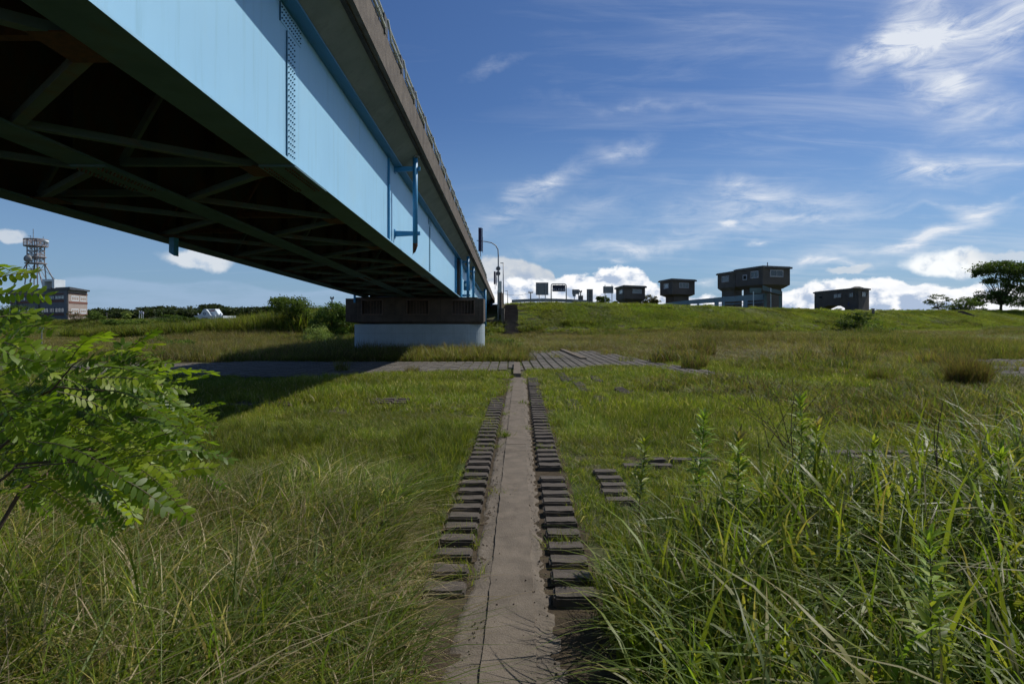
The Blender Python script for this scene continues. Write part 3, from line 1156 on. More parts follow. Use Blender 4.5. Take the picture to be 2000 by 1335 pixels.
for a, b_ in ops:
    g = MB()
    g.box(a - .05, b_ + .05, YF - .03, YF - .004, zo0 - .06, zo0)
    g.box(a - .05, b_ + .05, YF - .03, YF - .004, zo1, zo1 + .06)
    g.box(a - .05, a, YF - .03, YF - .004, zo0, zo1)
    g.box(b_, b_ + .05, YF - .03, YF - .004, zo0, zo1)
    fr = g.build('grille_frame', M['iron'], pier)
    n = 7
    for k in range(1, n):
        q = MB()
        x = a + (b_ - a) * k / n
        q.tube([(x, YF - .02, zo0), (x + R.uniform(-.02, .02), YF - .02, zo1)], .016, 6)
        q.build('bar', M['iron'], fr)
for gx in GX.values():
    q = MB()
    q.box(gx - .3, gx + .3, YF + .7, YF + 1.1, ztop + .09, EYE + CB - SLOPE * 37.2)
    q.build('bearing', M['under'], pier)
# rounded pale base
m = MB()
rad = 1.25
xa, xb, yc = -9.9 + .2 + rad, -1.68 - rad, YF + 1.3
poly = []
for k in range(25):
    a = -math.pi / 2 + math.pi * k / 24
    poly.append((xb + rad * math.cos(a), yc + rad * math.sin(a)))
for k in range(25):
    a = math.pi / 2 + math.pi * k / 24
    poly.append((xa + rad * math.cos(a), yc + rad * math.sin(a)))
m.prism(poly, -.4, zmid - .03)
o = m.build('pier_base', M['pale_pier'], pier)

m = MB()
for zz in (.62, 1.24):
    pr = [(x + (x - (xa + xb) / 2) * .0006, y + (y - yc) * .004) for x, y in poly]
    m.prism(pr, zz, zz + .012)
m.build('formwork_joints', M['sign_back'], pier)
m = MB()
for x in (-8.95 - .35, -7.0, -4.28, -2.0):
    m.box(x, x + .02, YF - .004, YF + .01, zmid + .13, ztop - .01)
m.build('cap_joints', M['drip'], pier)

# ------------------------------------------------------------------ abutment, stairs
abut = empty('bridge_abutment', (-6, 88, 0), 'dark concrete abutment and wing wall at the far end of the bridge', 'abutment')
m = MB()
zb = EYE + CB - SLOPE * 88
m.box(-10.5, -1.6, 87, 93, -.5, zb - .05)
m.build('abutment_wall', M['cap'], abut)
m = MB()
m.box(-1.9, -1.35, 79.5, 93, -.5, at(985, 568, 80).z)
m.build('wing_wall', M['cap'], abut)
m = MB()
m.box(-1.34, -.95, 76.0, 84, -.5, 3.4)
m.build('stair_side_wall', M['fascia'], abut)
m = MB()
m.box(-3.4, -1.36, 76.5, 79.4, -.5, at(960, 624, 76.5).z)
m.build('lamp_footing', M['cap'], abut)


def levee_stairs(name, xa, xb, ya, yb, n, label, dx=0.0, width=None):
    """steps climbing the levee from Y=ya to Y=yb"""
    m = MB()
    for i in range(n):
        t0, t1 = i / n, (i + 1) / n
        y0, y1 = ya + (yb - ya) * t0, ya + (yb - ya) * t1
        s0 = dx * (t0 + t1) / 2
        z = tz((xa + xb) / 2 + s0, (y0 + y1) / 2) + 0.14
        m.box(xa + s0, xb + s0, y0 + .002, y1, z - .6, z + .06)
    o = m.build(name, M['cap'])
    recenter(o)
    tag(o, label, 'stairs')
    return o


levee_stairs('levee_stairs', -.9, .78, 71.2, 83.8, 30, 'dark concrete steps climbing the levee beside the bridge abutment')
levee_stairs('levee_stairs', 96.7, 98.5, 130.8, 138.6, 22, 'dark narrow steps cut diagonally into the levee slope far right', dx=1.2)

# ------------------------------------------------------------------ levee-top things
def zc(Y, y):
    return EYE + (HOR - y) / F * Y


# street lamps
def curved_lamp():
    Y = 77.5
    x = (973 - 1000) / F * Y
    z0 = at(973, 624, Y).z
    o = empty('street_lamp', (x, Y, z0), 'tall street lamp with long curved arm and two round signs beside the bridge', 'street lamp')
    pts = [at(973.5, 624, Y), at(973.5, 560, Y), at(973.3, 500, Y), at(972.6, 487, Y), at(968, 479, Y), at(960, 474, Y), at(948, 471.5, Y), at(938, 470.5, Y), at(931, 469.5, Y)]
    MB().tube(pts, [.11, .1, .08, .075, .07, .065, .06, .05, .05], 8).build('pole', M['galv'], o, True)
    for yy in (524.5, 534):
        c = at(973, yy, Y)
        m = MB()
        m.tube([(c.x, Y - .16, c.z), (c.x, Y - .12, c.z)], .29, 20)
        s = m.build('round_sign', M['sign_back'], o)
        m = MB()
        m.tube([(c.x, Y - .18, c.z), (c.x, Y - .16, c.z)], .2, 20)
        m.build('sign_ring', M['sign_brown'], s)
    m = MB()
    a, b_ = at(972, 549, Y), at(980, 571, Y)
    m.box(a.x, b_.x, Y - .14, Y - .10, b_.z, a.z)
    m.build('blank_sign', M['rail_pale'], o)


def plain_lamp(x, ytop, ybot, Y, label):
    p0, p1 = at(x, ybot + 4, Y), at(x, ytop, Y)
    o = empty('street_lamp', p0, label, 'street lamp')
    MB().tube([p0, p1], [.09, .06], 8).build('pole', M['galv'], o, True)
    m = MB()
    m.box(p1.x - .42 * Y / 88, p1.x + .03, Y - .1, Y + .1, p1.z - .02, p1.z + .08)
    m.build('lamp_head', M['galv'], o)


curved_lamp()
plain_lamp(983, 514, 590, 88, 'plain straight street lamp with short head right of the curved lamp')
plain_lamp(991.5, 568, 590, 140, 'small far street lamp on the road behind the levee stairs')

# banner posts on the bridge
for (x, yt, yb, Y, w, lab) in ((938.5, 445, 493, 49, 8, 'large dark banner panel standing on the bridge parapet'), (967, 530, 557, 84, 5, 'small dark banner panel farther along the bridge parapet')):
    c = at(x, yb + 8, Y)
    o = empty('banner_post', c, lab, 'banner')
    m = MB()
    m.tube([c, at(x, yt + 3, Y)], .035, 6)
    m.build('pole', M['galv'], o)
    m = MB()
    a, b_ = at(x - w / 2, yt, Y), at(x + w / 2 - 1.6, yb - 2, Y)
    m.box(a.x, b_.x, Y - .12, Y - .04, b_.z, a.z)
    m.build('panel', M['banner'], o)
    m = MB()
    a, b_ = at(x + w / 2 - 1.2, yt + 1, Y), at(x + w / 2 + .3, yb - 2, Y)
    m.box(a.x, b_.x, Y - .11, Y - .05, b_.z, a.z)
    m.build('side_panel', M['banner'], o)
    m = MB()
    a, b_ = at(x + w / 2 - .2, yt + 18 * w / 8, Y), at(x + w / 2 + .9, yb + 1, Y)
    m.box(a.x, b_.x, Y - .13, Y - .115, b_.z, a.z)
    m.build('pale_strip', M['banner_pale'], o)


# road signs seen from behind
def sign(x0, x1, y0, y1, Y, posts, mat, label, ybase=594, ribs=3, name='road_sign', notch=None, top_over=0):
    c = at((x0 + x1) / 2, ybase, Y)
    gz = tz(c.x, Y) - .1
    o = empty(name, (c.x, Y, gz), label, 'road sign', 'road signs on the levee road')
    a, b_ = at(x0, y0, Y), at(x1, y1, Y)
    m = MB()
    m.box(a.x, b_.x, Y, Y + .04, b_.z, a.z)
    if notch:
        n0, n1 = at(notch[0], notch[2], Y), at(notch[1], notch[3], Y)
        m.box(n0.x, n1.x, Y + .002, Y + .042, n1.z, n0.z)
    p = m.build('panel', mat, o)
    m = MB()
    for k in range(ribs):
        z = b_.z + (a.z - b_.z) * (k + .5) / ribs
        m.box(a.x + .03, b_.x - .03, Y - .05, Y - .002, z - .03, z + .03)
    m.build('ribs', M['galv'], p)
    for px in posts:
        q = MB()
        t = at(px, y0 - top_over, Y)
        q.tube([(t.x, Y - .11, gz), (t.x, Y - .11, t.z - .02)], .055, 8)
        q.build('post', M['galv'], o)
    return o


sign(1046.5, 1071, 551.5, 576, 89.5, (1053, 1065), M['sign_back'], 'large square grey sign back on two posts, leftmost of the signs', ribs=5)
sign(1117.5, 1131.5, 565, 574.5, 91, (1121.5, 1129.5), M['sign_back'], 'small grey sign back with a lower notch, just left of a utility pole', notch=(1118.5, 1124.5, 574.6, 578.5))
sign(1146, 1158, 564.5, 592, 89.5, (1149, 1156), M['sign_brown'], 'tall narrow brown grey sign back reaching nearly to the grass', ribs=4)
sign(1178, 1198, 559, 572.5, 91.5, (1181.5, 1195), M['sign_back'], 'wide grey sign back with slats on two posts, beside the first gatehouse', ribs=4, top_over=3)


def led_board():
    Y = 89.5
    c = at(1091, 592, Y)
    gz = tz(c.x, Y) - .1
    o = empty('message_board', (c.x, Y, gz), 'dark navy message board hanging in a rounded steel frame on the levee', 'message board')
    xl, xr, yt = 1076.5, 1106, 554.3
    pts = [(at(xl, 600, Y).x, Y, gz)] + [at(xl, yt + 4, Y), at(xl + .8, yt + 1, Y), at(xl + 3, yt, Y), at(xr - 3, yt, Y), at(xr - .8, yt + 1, Y), at(xr, yt + 4, Y)] + [(at(xr, 600, Y).x, Y, gz)]
    MB().tube(pts, .075, 8).build('frame', M['galv'], o, True)
    a, b_ = at(1079, 556.5, Y), at(1104, 569, Y)
    m = MB()
    m.box(a.x, b_.x, Y - .1, Y + .1, b_.z, a.z)
    p = m.build('screen', M['led'], o)
    m = MB()
    for px in (1084.5, 1091.5, 1098.5):
        t = at(px, 556.4, Y)
        m.bar((t.x, Y, t.z), (t.x, Y, at(px, yt, Y).z), .05)
    for yy in (559.5, 566.5):
        for (u, v) in ((xl, 1078.9), (1104.1, xr)):
            s, t = at(u, yy, Y), at(v, yy, Y)
            m.bar(s, t, .05)
    m.build('hangers', M['galv'], o)
    cu = bpy.data.curves.new('lettering', 'FONT')
    cu.body = '\u56fd\u571f\u4ea4\u901a\u7701'
    cu.size = .33
    cu.space_character = 1.18
    cu.align_x = 'CENTER'
    cu.align_y = 'CENTER'
    cu.extrude = .004
    t = bpy.data.objects.new('lettering_src', cu)
    C.objects.link(t)
    bpy.context.view_layer.update()
    me = bpy.data.meshes.new_from_object(t)
    bpy.data.objects.remove(t)
    me.materials.clear()
    me.materials.append(M['letter'])
    tc_ = at(1091.3, 565.6, Y)
    lo = bpy.data.objects.new('lettering', me)
    C.objects.link(lo)
    lo.parent = p
    lo.rotation_euler = (math.radians(90), 0, 0)
    lo.location = Vector((tc_.x, Y - .106, tc_.z)) - Vector((0, 0, 0)) - Vector(o.location) - Vector(p.location)


led_board()


def text_mesh(body, size, mat):
    cu = bpy.data.curves.new('t', 'FONT')
    cu.body = body
    cu.size = size
    cu.align_x = 'CENTER'
    cu.align_y = 'CENTER'
    cu.extrude = .004
    t = bpy.data.objects.new('t', cu)
    C.objects.link(t)
    bpy.context.view_layer.update()
    me = bpy.data.meshes.new_from_object(t)
    bpy.data.objects.remove(t)
    me.materials.clear()
    me.materials.append(mat)
    return me


# utility poles
def utility(x, yt, yb, Y, label, arm=4.0, transformer=False):
    p0, p1 = at(x, yb, Y), at(x, yt, Y)
    o = empty('utility_pole', p0, label, 'utility pole')
    MB().tube([p0, p1], [.16, .11], 8).build('pole', M['wood_pole'], o, True)
    m = MB()
    for dz in (1.2, 2.4):
        z = at(x, yt + dz, Y).z
        m.bar((p1.x - arm / F * Y, Y, z), (p1.x + arm / F * Y, Y, z), .12)
    for k in (-1, -.55, .55, 1):
        z = at(x, yt + 1.2, Y).z
        m.tube([(p1.x + k * arm / F * Y * .95, Y, z), (p1.x + k * arm / F * Y * .95, Y, z + .28)], .06, 6)
    m.build('crossarm', M['wood_pole'], o)
    if transformer:
        for sx in (-1, 1):
            c = at(x + sx * 2.2, yt + 9, Y)
            MB().tube([(c.x, Y, c.z), (c.x, Y, c.z - .9)], .32, 10).build('transformer', M['sign_brown'], o)
    return o


utility(1036.5, 569.5, 592, 150, 'slim utility pole with wide crossarm behind the guard rail', 4.6)
utility(1134, 568, 592, 130, 'utility pole with transformers just right of the small sign back', 2.6, True)
utility(648.5, 581, 605, 110, 'lone utility pole above the bushes left of the pier', 3.4)

# guard rail on the road
def guard_rail():
    Y0, Y1 = 97, 100
    a, b_ = at(1000, 588, 112), at(1146, 589, 98)
    o = empty('guard_rail', (a.x, 105, tz(a.x + 5, 100)), 'long grey guard rail along the levee road behind the signs', 'guard rail')
    m = MB()
    n = 16
    pts = [a.lerp(b_, k / n) + Vector((0, 0, .25 * math.sin(math.pi * k / n))) for k in range(n + 1)]
    for p, q in zip(pts, pts[1:]):
        m.bar(p, q, .08, .5)
    m.build('rail', M['sign_back'], o)
    for k in range(n + 1):
        p = pts[k]
        MB().box(p.x - .05, p.x + .05, p.y + .06, p.y + .16, p.z - 1.0, p.z + .28).build('post', M['galv'], o)


guard_rail()


def cable():
    a, b_ = at(983, 574, 88), at(1036, 570.5, 150)
    pts = []
    for k in range(13):
        t = k / 12
        p = a.lerp(b_, t)
        p.z -= 1.2 * 4 * t * (1 - t) * .35
        pts.append(p)
    o = MB().tube(pts, .03, 5).build('overhead_cable', M['rail_dark'])
    tag(recenter(o), 'thin overhead cable from the straight lamp to the slim utility pole', 'cable')


cable()


# ------------------------------------------------------------------ sluice gatehouses
def lerp2(a, b, t):
    return (a[0] + (b[0] - a[0]) * t, a[1] + (b[1] - a[1]) * t)


def shrink(poly, k):
    cx = sum(p[0] for p in poly) / len(poly)
    cy = sum(p[1] for p in poly) / len(poly)
    return [(cx + (x - cx) * k, cy + (y - cy) * k) for x, y in poly]


def foot(L, Cc, Rr):
    l = ((L[0] - 1000) / F * L[1], L[1])
    c = ((Cc[0] - 1000) / F * Cc[1], Cc[1])
    r = ((Rr[0] - 1000) / F * Rr[1], Rr[1])
    b = (l[0] + r[0] - c[0], l[1] + r[1] - c[1])
    return [l, c, r, b]          # ccw seen from above


def wall_window(parent, a, b_, t0, t1, z0, z1, panes=2, glass='glass', frame='win_frame', fw=.14):
    """window on the wall a->b, between parameters t0..t1"""
    p, q = lerp2(a, b_, t0), lerp2(a, b_, t1)
    dx, dy = q[0] - p[0], q[1] - p[1]
    L = math.hypot(dx, dy)
    dx, dy = dx / L, dy / L
    nx, ny = dy, -dx               # outward for ccw polygon
    def slab(mb, s0, s1, za, zb, o0, o1):
        pts = []
        for z in (za, zb):
            for s, o in ((s0, o1), (s1, o1), (s1, o0), (s0, o0)):
                pts.append((p[0] + dx * s + nx * o, p[1] + dy * s + ny * o, z))
        mb.hexa(pts)
    f = MB()
    slab(f, 0, fw, z0, z1, .0, .08)
    slab(f, L - fw, L, z0, z1, .0, .08)
    slab(f, fw, L - fw, z0, z0 + fw, .0, .08)
    slab(f, fw, L - fw, z1 - fw, z1, .0, .08)
    for k in range(1, panes):
        s = L * k / panes
        slab(f, s - fw * .3, s + fw * .3, z0 + fw, z1 - fw, .0, .07)
    fo = f.build('window', M[frame], parent)
    g = MB()
    slab(g, fw * .8, L - fw * .8, z0 + fw * .8, z1 - fw * .8, .002, .03)
    g.build('pane', M[glass], fo)


def roof_slab(parent, poly, z, k=1.1, t=.28):
    m = MB()
    m.prism(shrink(poly, k), z, z + t)
    m.prism(shrink(poly, k * .93), z + t + .003, z + t + .1)
    return m.build('roof', M['cabin_roof'], parent)


def gatehouse(L, Cc, Rr, z_roof, z_body, z_ped, z_base, ped_k, label, wins, ov=1.12):
    fp = foot(L, Cc, Rr)
    cx = sum(p[0] for p in fp) / 4
    cy = sum(p[1] for p in fp) / 4
    o = empty('gatehouse', (cx, cy, z_base), label, 'gatehouse', 'sluice gatehouses on the levee')
    m = MB()
    m.prism(fp, z_body, z_roof)
    m.prism(shrink(fp, ped_k), z_ped, z_body - .002, shrink(fp, .985))
    m.prism(shrink(fp, ped_k * .98), z_base, z_ped - .002)
    w = m.build('wall', M['cabin'], o)
    roof_slab(o, fp, z_roof + .002, ov)
    for (side, t0, t1, za, zb, n, gl) in wins:
        a, b_ = (fp[0], fp[1]) if side == 'L' else (fp[1], fp[2])
        wall_window(o, a, b_, t0, t1, za, zb, n, gl)
    return o, fp


# 1: small, left
Yc = 115
g1, fp = gatehouse((1203, 124), (1219, Yc), (1260, 118), zc(Yc, 560.5), zc(Yc, 583), zc(Yc, 588.5), 2.5, .78,
                   'smallest dark concrete gatehouse, right behind the wide slatted sign', [('L', .45, .85, zc(Yc, 572.5), zc(Yc, 564.5), 1, 'curtain'), ('R', .38, .82, zc(Yc, 572.5), zc(Yc, 563.5), 3, 'curtain')])
g2, fp = gatehouse((1289, 123), (1313, 116), (1357, 119.5), zc(116, 547.5), zc(116, 574), zc(116, 578), 2.3, .68,
                   'square dark gatehouse on a narrow pedestal, second from the left', [('L', .35, .72, zc(116, 562), zc(116, 552), 1, 'curtain'), ('R', .30, .72, zc(116, 561.5), zc(116, 551), 3, 'curtain')])
m = MB()
for k, t in enumerate((.1, .35, .6, .85)):
    p = lerp2(fp[1], fp[2], t)
    m.tube([(p[0], p[1], zc(116, 545.2)), (p[0], p[1], zc(116, 543.6))], .06, 6)
m.build('roof_studs', M['rail_dark'], g2)


def big_gatehouse():
    Yc = 112
    fpm = foot((1437, 121), (1490, Yc), (1543, 114.5))
    zr, zb_, zp = zc(Yc, 523), zc(Yc, 555), zc(Yc, 562)
    cx = sum(p[0] for p in fpm) / 4
    cy = sum(p[1] for p in fpm) / 4
    o = empty('gatehouse', (cx, cy, 2.2), 'largest gatehouse, two joined overhanging boxes with white framed windows', 'gatehouse', 'sluice gatehouses on the levee')
    m = MB()
    m.prism(fpm, zb_, zr)
    m.prism(shrink(fpm, .74), zp, zb_ - .002, shrink(fpm, .99))
    m.prism(shrink(fpm, .70), 1.8, zp - .002)
    m.build('wall', M['cabin'], o)
    roof_slab(o, fpm, zr + .002, 1.09, .33)
    a, b_, c = fpm[0], fpm[1], fpm[2]
    wall_window(o, a, b_, .28, .44, zc(Yc, 543.2), zc(Yc, 532), 1, 'dark', fw=.2)
    wall_window(o, a, b_, .58, .86, zc(Yc, 541.5), zc(Yc, 527), 2, 'glass', fw=.2)
    wall_window(o, b_, c, .25, .74, zc(Yc, 540), zc(Yc, 525.5), 2, 'glass', fw=.2)
    # rear left box
    fp2 = foot((1401.5, 132), (1436, 124.5), (1458, 126.5))
    z2r, z2b, z2p = zc(124.5, 532.5), zc(124.5, 560), zc(124.5, 566)
    m = MB()
    m.prism(fp2, z2b, z2r)
    m.prism(shrink(fp2, .72), z2p, z2b - .002, shrink(fp2, .99))
    m.prism(shrink(fp2, .70), 1.8, z2p - .002)
    m.build('annex_wall', M['cabin'], o)
    roof_slab(o, fp2, z2r + .002, 1.12, .3)
    wall_window(o, fp2[0], fp2[1], .26, .66, zc(124.5, 548.5), zc(124.5, 536.5), 1, 'glass', fw=.2)
    m = MB()
    p = at(1499, 521, 116)
    m.tube([(p.x, 116, p.z - .2), (p.x, 116, p.z + .85)], .1, 8)
    m.build('vent_pipe', M['galv'], o)


big_gatehouse()


def arch_gatehouse():
    Yc, YL, YR = 118, 138, 121.5
    fp = foot((1590.5, YL), (1677, Yc), (1697.5, YR))
    zr, z0 = zc(Yc, 565), zc(Yc, 620)
    cx = sum(p[0] for p in fp) / 4
    cy = sum(p[1] for p in fp) / 4
    o = empty('gatehouse', (cx, cy, z0), 'long dark gatehouse with a low arched passage through it, rightmost of the gatehouses', 'gatehouse', 'sluice gatehouses on the levee')
    L, Cc, Rr, Bk = fp
    za0, za1, za2 = 1.0, zc(Yc, 600.5), zc(Yc, 594.2)
    t = [0, .17, .33, .66, .74, 1.0]
    def seg(m, t0, t1, z0a, z0b, z1):
        p0, p1 = lerp2(L, Cc, t0), lerp2(L, Cc, t1)
        q0, q1 = lerp2(Bk, Rr, t0), lerp2(Bk, Rr, t1)
        m.hexa([(p0[0], p0[1], z0a), (p1[0], p1[1], z0b), (q1[0], q1[1], z0b), (q0[0], q0[1], z0a),
                (p0[0], p0[1], z1), (p1[0], p1[1], z1), (q1[0], q1[1], z1), (q0[0], q0[1], z1)])
    m = MB()
    seg(m, 0, .17, z0, z0, zr)
    seg(m, .17, .33, za1, za2, zr)
    seg(m, .33, .60, za2, za2, zr)
    seg(m, .60, .72, za2, za1, zr)
    seg(m, .72, 1, z0, z0, zr)
    m.build('wall', M['cabin'], o)
    roof_slab(o, fp, zr + .002, 1.06, .3)
    m = MB()
    c = at(1676, 563.3, Yc + .5)
    m.prism([(c.x - .8, Yc), (c.x + .9, Yc), (c.x + .9, Yc + 2), (c.x - .8, Yc + 2)], zr + .3, zr + .62, [(c.x - .2, Yc + .6), (c.x + .3, Yc + .6), (c.x + .3, Yc + 1.4), (c.x - .2, Yc + 1.4)])
    m.build('roof_hatch', M['cabin_roof'], o)
    wall_window(o, L, Cc, .125, .215, zc(Yc, 579.5), zc(Yc, 571), 1, 'dark', 'sign_brown')
    wall_window(o, L, Cc, .47, .65, zc(Yc, 579.5), zc(Yc, 569.5), 2, 'glass', 'sign_brown')
    wall_window(o, L, Cc, .81, .90, zc(Yc, 580), zc(Yc, 569.5), 2, 'curtain', 'sign_brown')
    wall_window(o, Cc, Rr, .28, .68, zc(Yc, 579.5), zc(Yc, 568.5), 2, 'curtain', 'sign_brown')
    dx, dy = Cc[0] - L[0], Cc[1] - L[1]
    ang = math.atan2(dy, dx)
    n = Vector((dy, -dx, 0)).normalized()
    for body, tt, yy in (('5', .085, 597), ('4', .80, 593.5)):
        me = text_mesh(body, 1.5, M['letter_blue'])
        lo = bpy.data.objects.new('painted_numeral', me)
        C.objects.link(lo)
        p = lerp2(L, Cc, tt)
        w = Vector((p[0], p[1], zc(Yc, yy))) + n * .012
        lo.parent = o
        lo.rotation_euler = (math.radians(90), 0, ang)
        lo.location = w - Vector(o.location)


arch_gatehouse()


def footbridge():
    a, b_ = at(1292, 594.5, 104), at(1498, 579.5, 104)
    o = empty('steel_footbridge', (a.x, 104, tz(a.x, 104)), 'blue grey steel footbridge girder rising to the largest gatehouse', 'footbridge')
    Y = 104
    def lin(x, y0, y1, x0=1292, x1=1498):
        return y0 + (y1 - y0) * (x - x0) / (x1 - x0)
    top = [(1300, 591.5), (1345, 586), (1415, 579.5), (1492, 573.5)]
    bot = [(1300, 594), (1345, 594), (1415, 589.5), (1492, 585)]
    for i in range(3):
        m = MB()
        (xa, ya), (xb, yb) = top[i], top[i + 1]
        (_, yc), (_, yd) = bot[i], bot[i + 1]
        P = [at(xa, yc, Y), at(xb - .4, yd, Y), at(xb - .4, yb, Y), at(xa, ya, Y)]
        vs = [(p.x, Y - .1, p.z) for p in P] + [(p.x, Y + .1, p.z) for p in P]
        m.add(vs, [(0, 1, 2, 3), (7, 6, 5, 4), (0, 4, 5, 1), (1, 5, 6, 2), (2, 6, 7, 3), (3, 7, 4, 0)])
        m.build('girder_panel', M['steel_blue'], o)
    m = MB()
    m.bar(at(1345, 597.5, Y), at(1498, 589.5, Y), .2, .12)
    m.build('lower_rail', M['steel_blue'], o)
    for px, yt in ((1346, 586), (1363, 585), (1399, 581), (1413, 579), (1455, 577)):
        m = MB()
        p, q = at(px, yt, Y), at(px, 606, Y)
        m.box(p.x - .16 - (.2 if px in (1399, 1455) else 0), p.x + .16 + (.2 if px in (1399, 1455) else 0), Y - .18, Y - .11, q.z, p.z)
        m.build('upright', M['steel_blue'], o)
    # stair frame in front of the big house
    Y2 = 103
    for px, yt in ((1471.5, 569), (1505.5, 562)):
        m = MB()
        p, q = at(px, yt, Y2), at(px, 606, Y2)
        m.tube([(p.x, Y2, q.z), (p.x, Y2, p.z)], .085, 8)
        m.build('white_post', M['white_post'], o)
    m = MB()
    for (x0, y0, x1, y1) in ((1490, 556.5, 1504, 562), (1506, 563, 1524, 567)):
        P = [at(x0, y0 + 9, Y2), at(x1, y1 + 7, Y2), at(x1, y1, Y2), at(x0, y0, Y2)]
        vs = [(p.x, Y2 + .1, p.z) for p in P] + [(p.x, Y2 + .16, p.z) for p in P]
        m.add(vs, [(0, 1, 2, 3), (7, 6, 5, 4), (0, 4, 5, 1), (1, 5, 6, 2), (2, 6, 7, 3), (3, 7, 4, 0)])
    m.build('landing_screen', M['teal'], o)
    m = MB()
    m.bar(at(1488, 568, Y2), at(1525, 576, Y2), 1.2, .14)
    m.build('landing', M['fascia'], o)
    m = MB()
    P = at(1466, 562, Y2), at(1489, 572, Y2)
    m.box(P[0].x, P[1].x, Y2 + .3, Y2 + .4, P[1].z, P[0].z)
    m.build('teal_panel', M['teal'], o)
    m = MB()
    for (x0, x1, yt) in ((1496, 1500, 572), (1526, 1530.5, 568)):
        p, q = at(x0, yt, Y2), at(x1, 608, Y2)
        m.box(p.x, q.x, Y2 + .5, Y2 + .9, q.z, p.z)
    m.build('stair_tower_panel', M['teal'], o)


footbridge()
m = MB()
p, q = at(1704.5, 603, 112), at(1708.5, 608, 112)
m.box(p.x, q.x, 112, 112.3, q.z - .4, p.z)
m.box(p.x - .06, q.x + .06, 111.94, 112.36, p.z + .002, p.z + .06)
tag(recenter(m.build('marker_box', M['sign_brown'])), 'small grey box on the levee crest right of the arched gatehouse', 'marker')


# ------------------------------------------------------------------ left background: office, tower, white hall
def office():
    fp = foot((20, 138), (133, 118), (170, 127))
    L, Cc, Rr, Bk = fp
    z0 = 1.0
    o = empty('office_building', (Cc[0], Cc[1], z0), 'three storey office with grey panels and red brick bands under a thin sloping roof', 'building')
    Yc = 118
    zr = zc(Yc, 566)
    m = MB()
    m.prism(fp, z0, zr)
    m.build('wall', M['band_grey'], o)
    # lighter end wall
    dx, dy = Rr[0] - Cc[0], Rr[1] - Cc[1]
    ln = math.hypot(dx, dy)
    def slab(a, b_, t0, t1, za, zb, off, th, name, mat, par=o):
        p, q = lerp2(a, b_, t0), lerp2(a, b_, t1)
        ddx, ddy = b_[0] - a[0], b_[1] - a[1]
        l_ = math.hypot(ddx, ddy)
        nx, ny = ddy / l_, -ddx / l_
        m = MB()
        pts = []
        for z in (za, zb):
            for pt, o_ in ((p, off + th), (q, off + th), (q, off), (p, off)):
                pts.append((pt[0] + nx * o_, pt[1] + ny * o_, z))
        m.hexa(pts)
        return m.build(name, mat, par)
    slab(Cc, Rr, 0, 1, z0, zr - .05, .002, .05, 'end_wall', M['band_pale'])
    for y0, y1 in ((571.5, 574), (584.5, 589), (611.5, 616), (625, 628)):
        slab(L, Cc, 0, .985, zc(Yc, y1), zc(Yc, y0), .005, .08, 'brick_band', M['brick'])
    for y0, y1 in ((571, 573.5), (588, 592), (612.5, 616.5)):
        slab(Cc, Rr, .02, 1, zc(Yc, y1), zc(Yc, y0), .055, .06, 'brick_band', M['brick'])
    slab(L, Cc, .955, 1.0, z0, zr - .1, .09, .08, 'corner_pier', M['band_grey'])
    for t in (.52, .12):
        slab(L, Cc, t, t + .03, z0, zr, .09, .2, 'pilaster', M['band_grey'])
    for y0, y1 in ((575.5, 583.5), (600, 610)):
        for t0, t1 in ((.16, .30), (.32, .50), (.57, .70), (.71, .79), (.80, .945)):
            wall_window(o, L, Cc, t0, t1, zc(Yc, y1), zc(Yc, y0), 3, 'curtain' if y0 < 580 else 'glass', 'band_grey', .12)
    for y0, y1 in ((577, 587), (602.5, 612)):
        for t0, t1 in ((.14, .52), (.60, .93)):
            wall_window(o, Cc, Rr, t0, t1, zc(Yc, y1), zc(Yc, y0), 3, 'curtain', 'white_wall', .16)
    # roof: thin wedge falling to the right
    m = MB()
    P = [at(60, 556, 130), at(108, 557.0, 117), at(176, 571.5, 127)]
    k = [L, Cc, Rr, Bk]
    zl, zcn, zrr = zc(138, 556) , zc(117, 557.3), zc(127, 569)
    pts = shrink([(L[0], L[1]), (Cc[0], Cc[1]), (Rr[0], Rr[1]), (Bk[0], Bk[1])], 1.07)
    zz = [zr + .5, zr + .12, zr + .12, zr + .5]
    zt = [zr + 2.4, zr + 1.15, zr + .32, zr + 1.5]
    m.hexa([(p[0], p[1], z) for p, z in zip(pts, [zr + .02] * 4)] + [(p[0], p[1], z) for p, z in zip(pts, [zr + .9, zr + .55, zr + .3, zr + .7])])
    m.build('roof', M['roof_dark'], o)
    a, b_ = at(82, 545, 121), at(106, 560, 121)
    m = MB()
    m.box(a.x, b_.x, 121, 124, a.z - .45, a.z)
    m.box(b_.x - .45, b_.x, 121, 124, b_.z - .3, a.z - .452)
    m.box(a.x, a.x + .45, 121, 124, b_.z - .3, a.z - .452)
    m.build('roof_frame', M['white_wall'], o)


office()


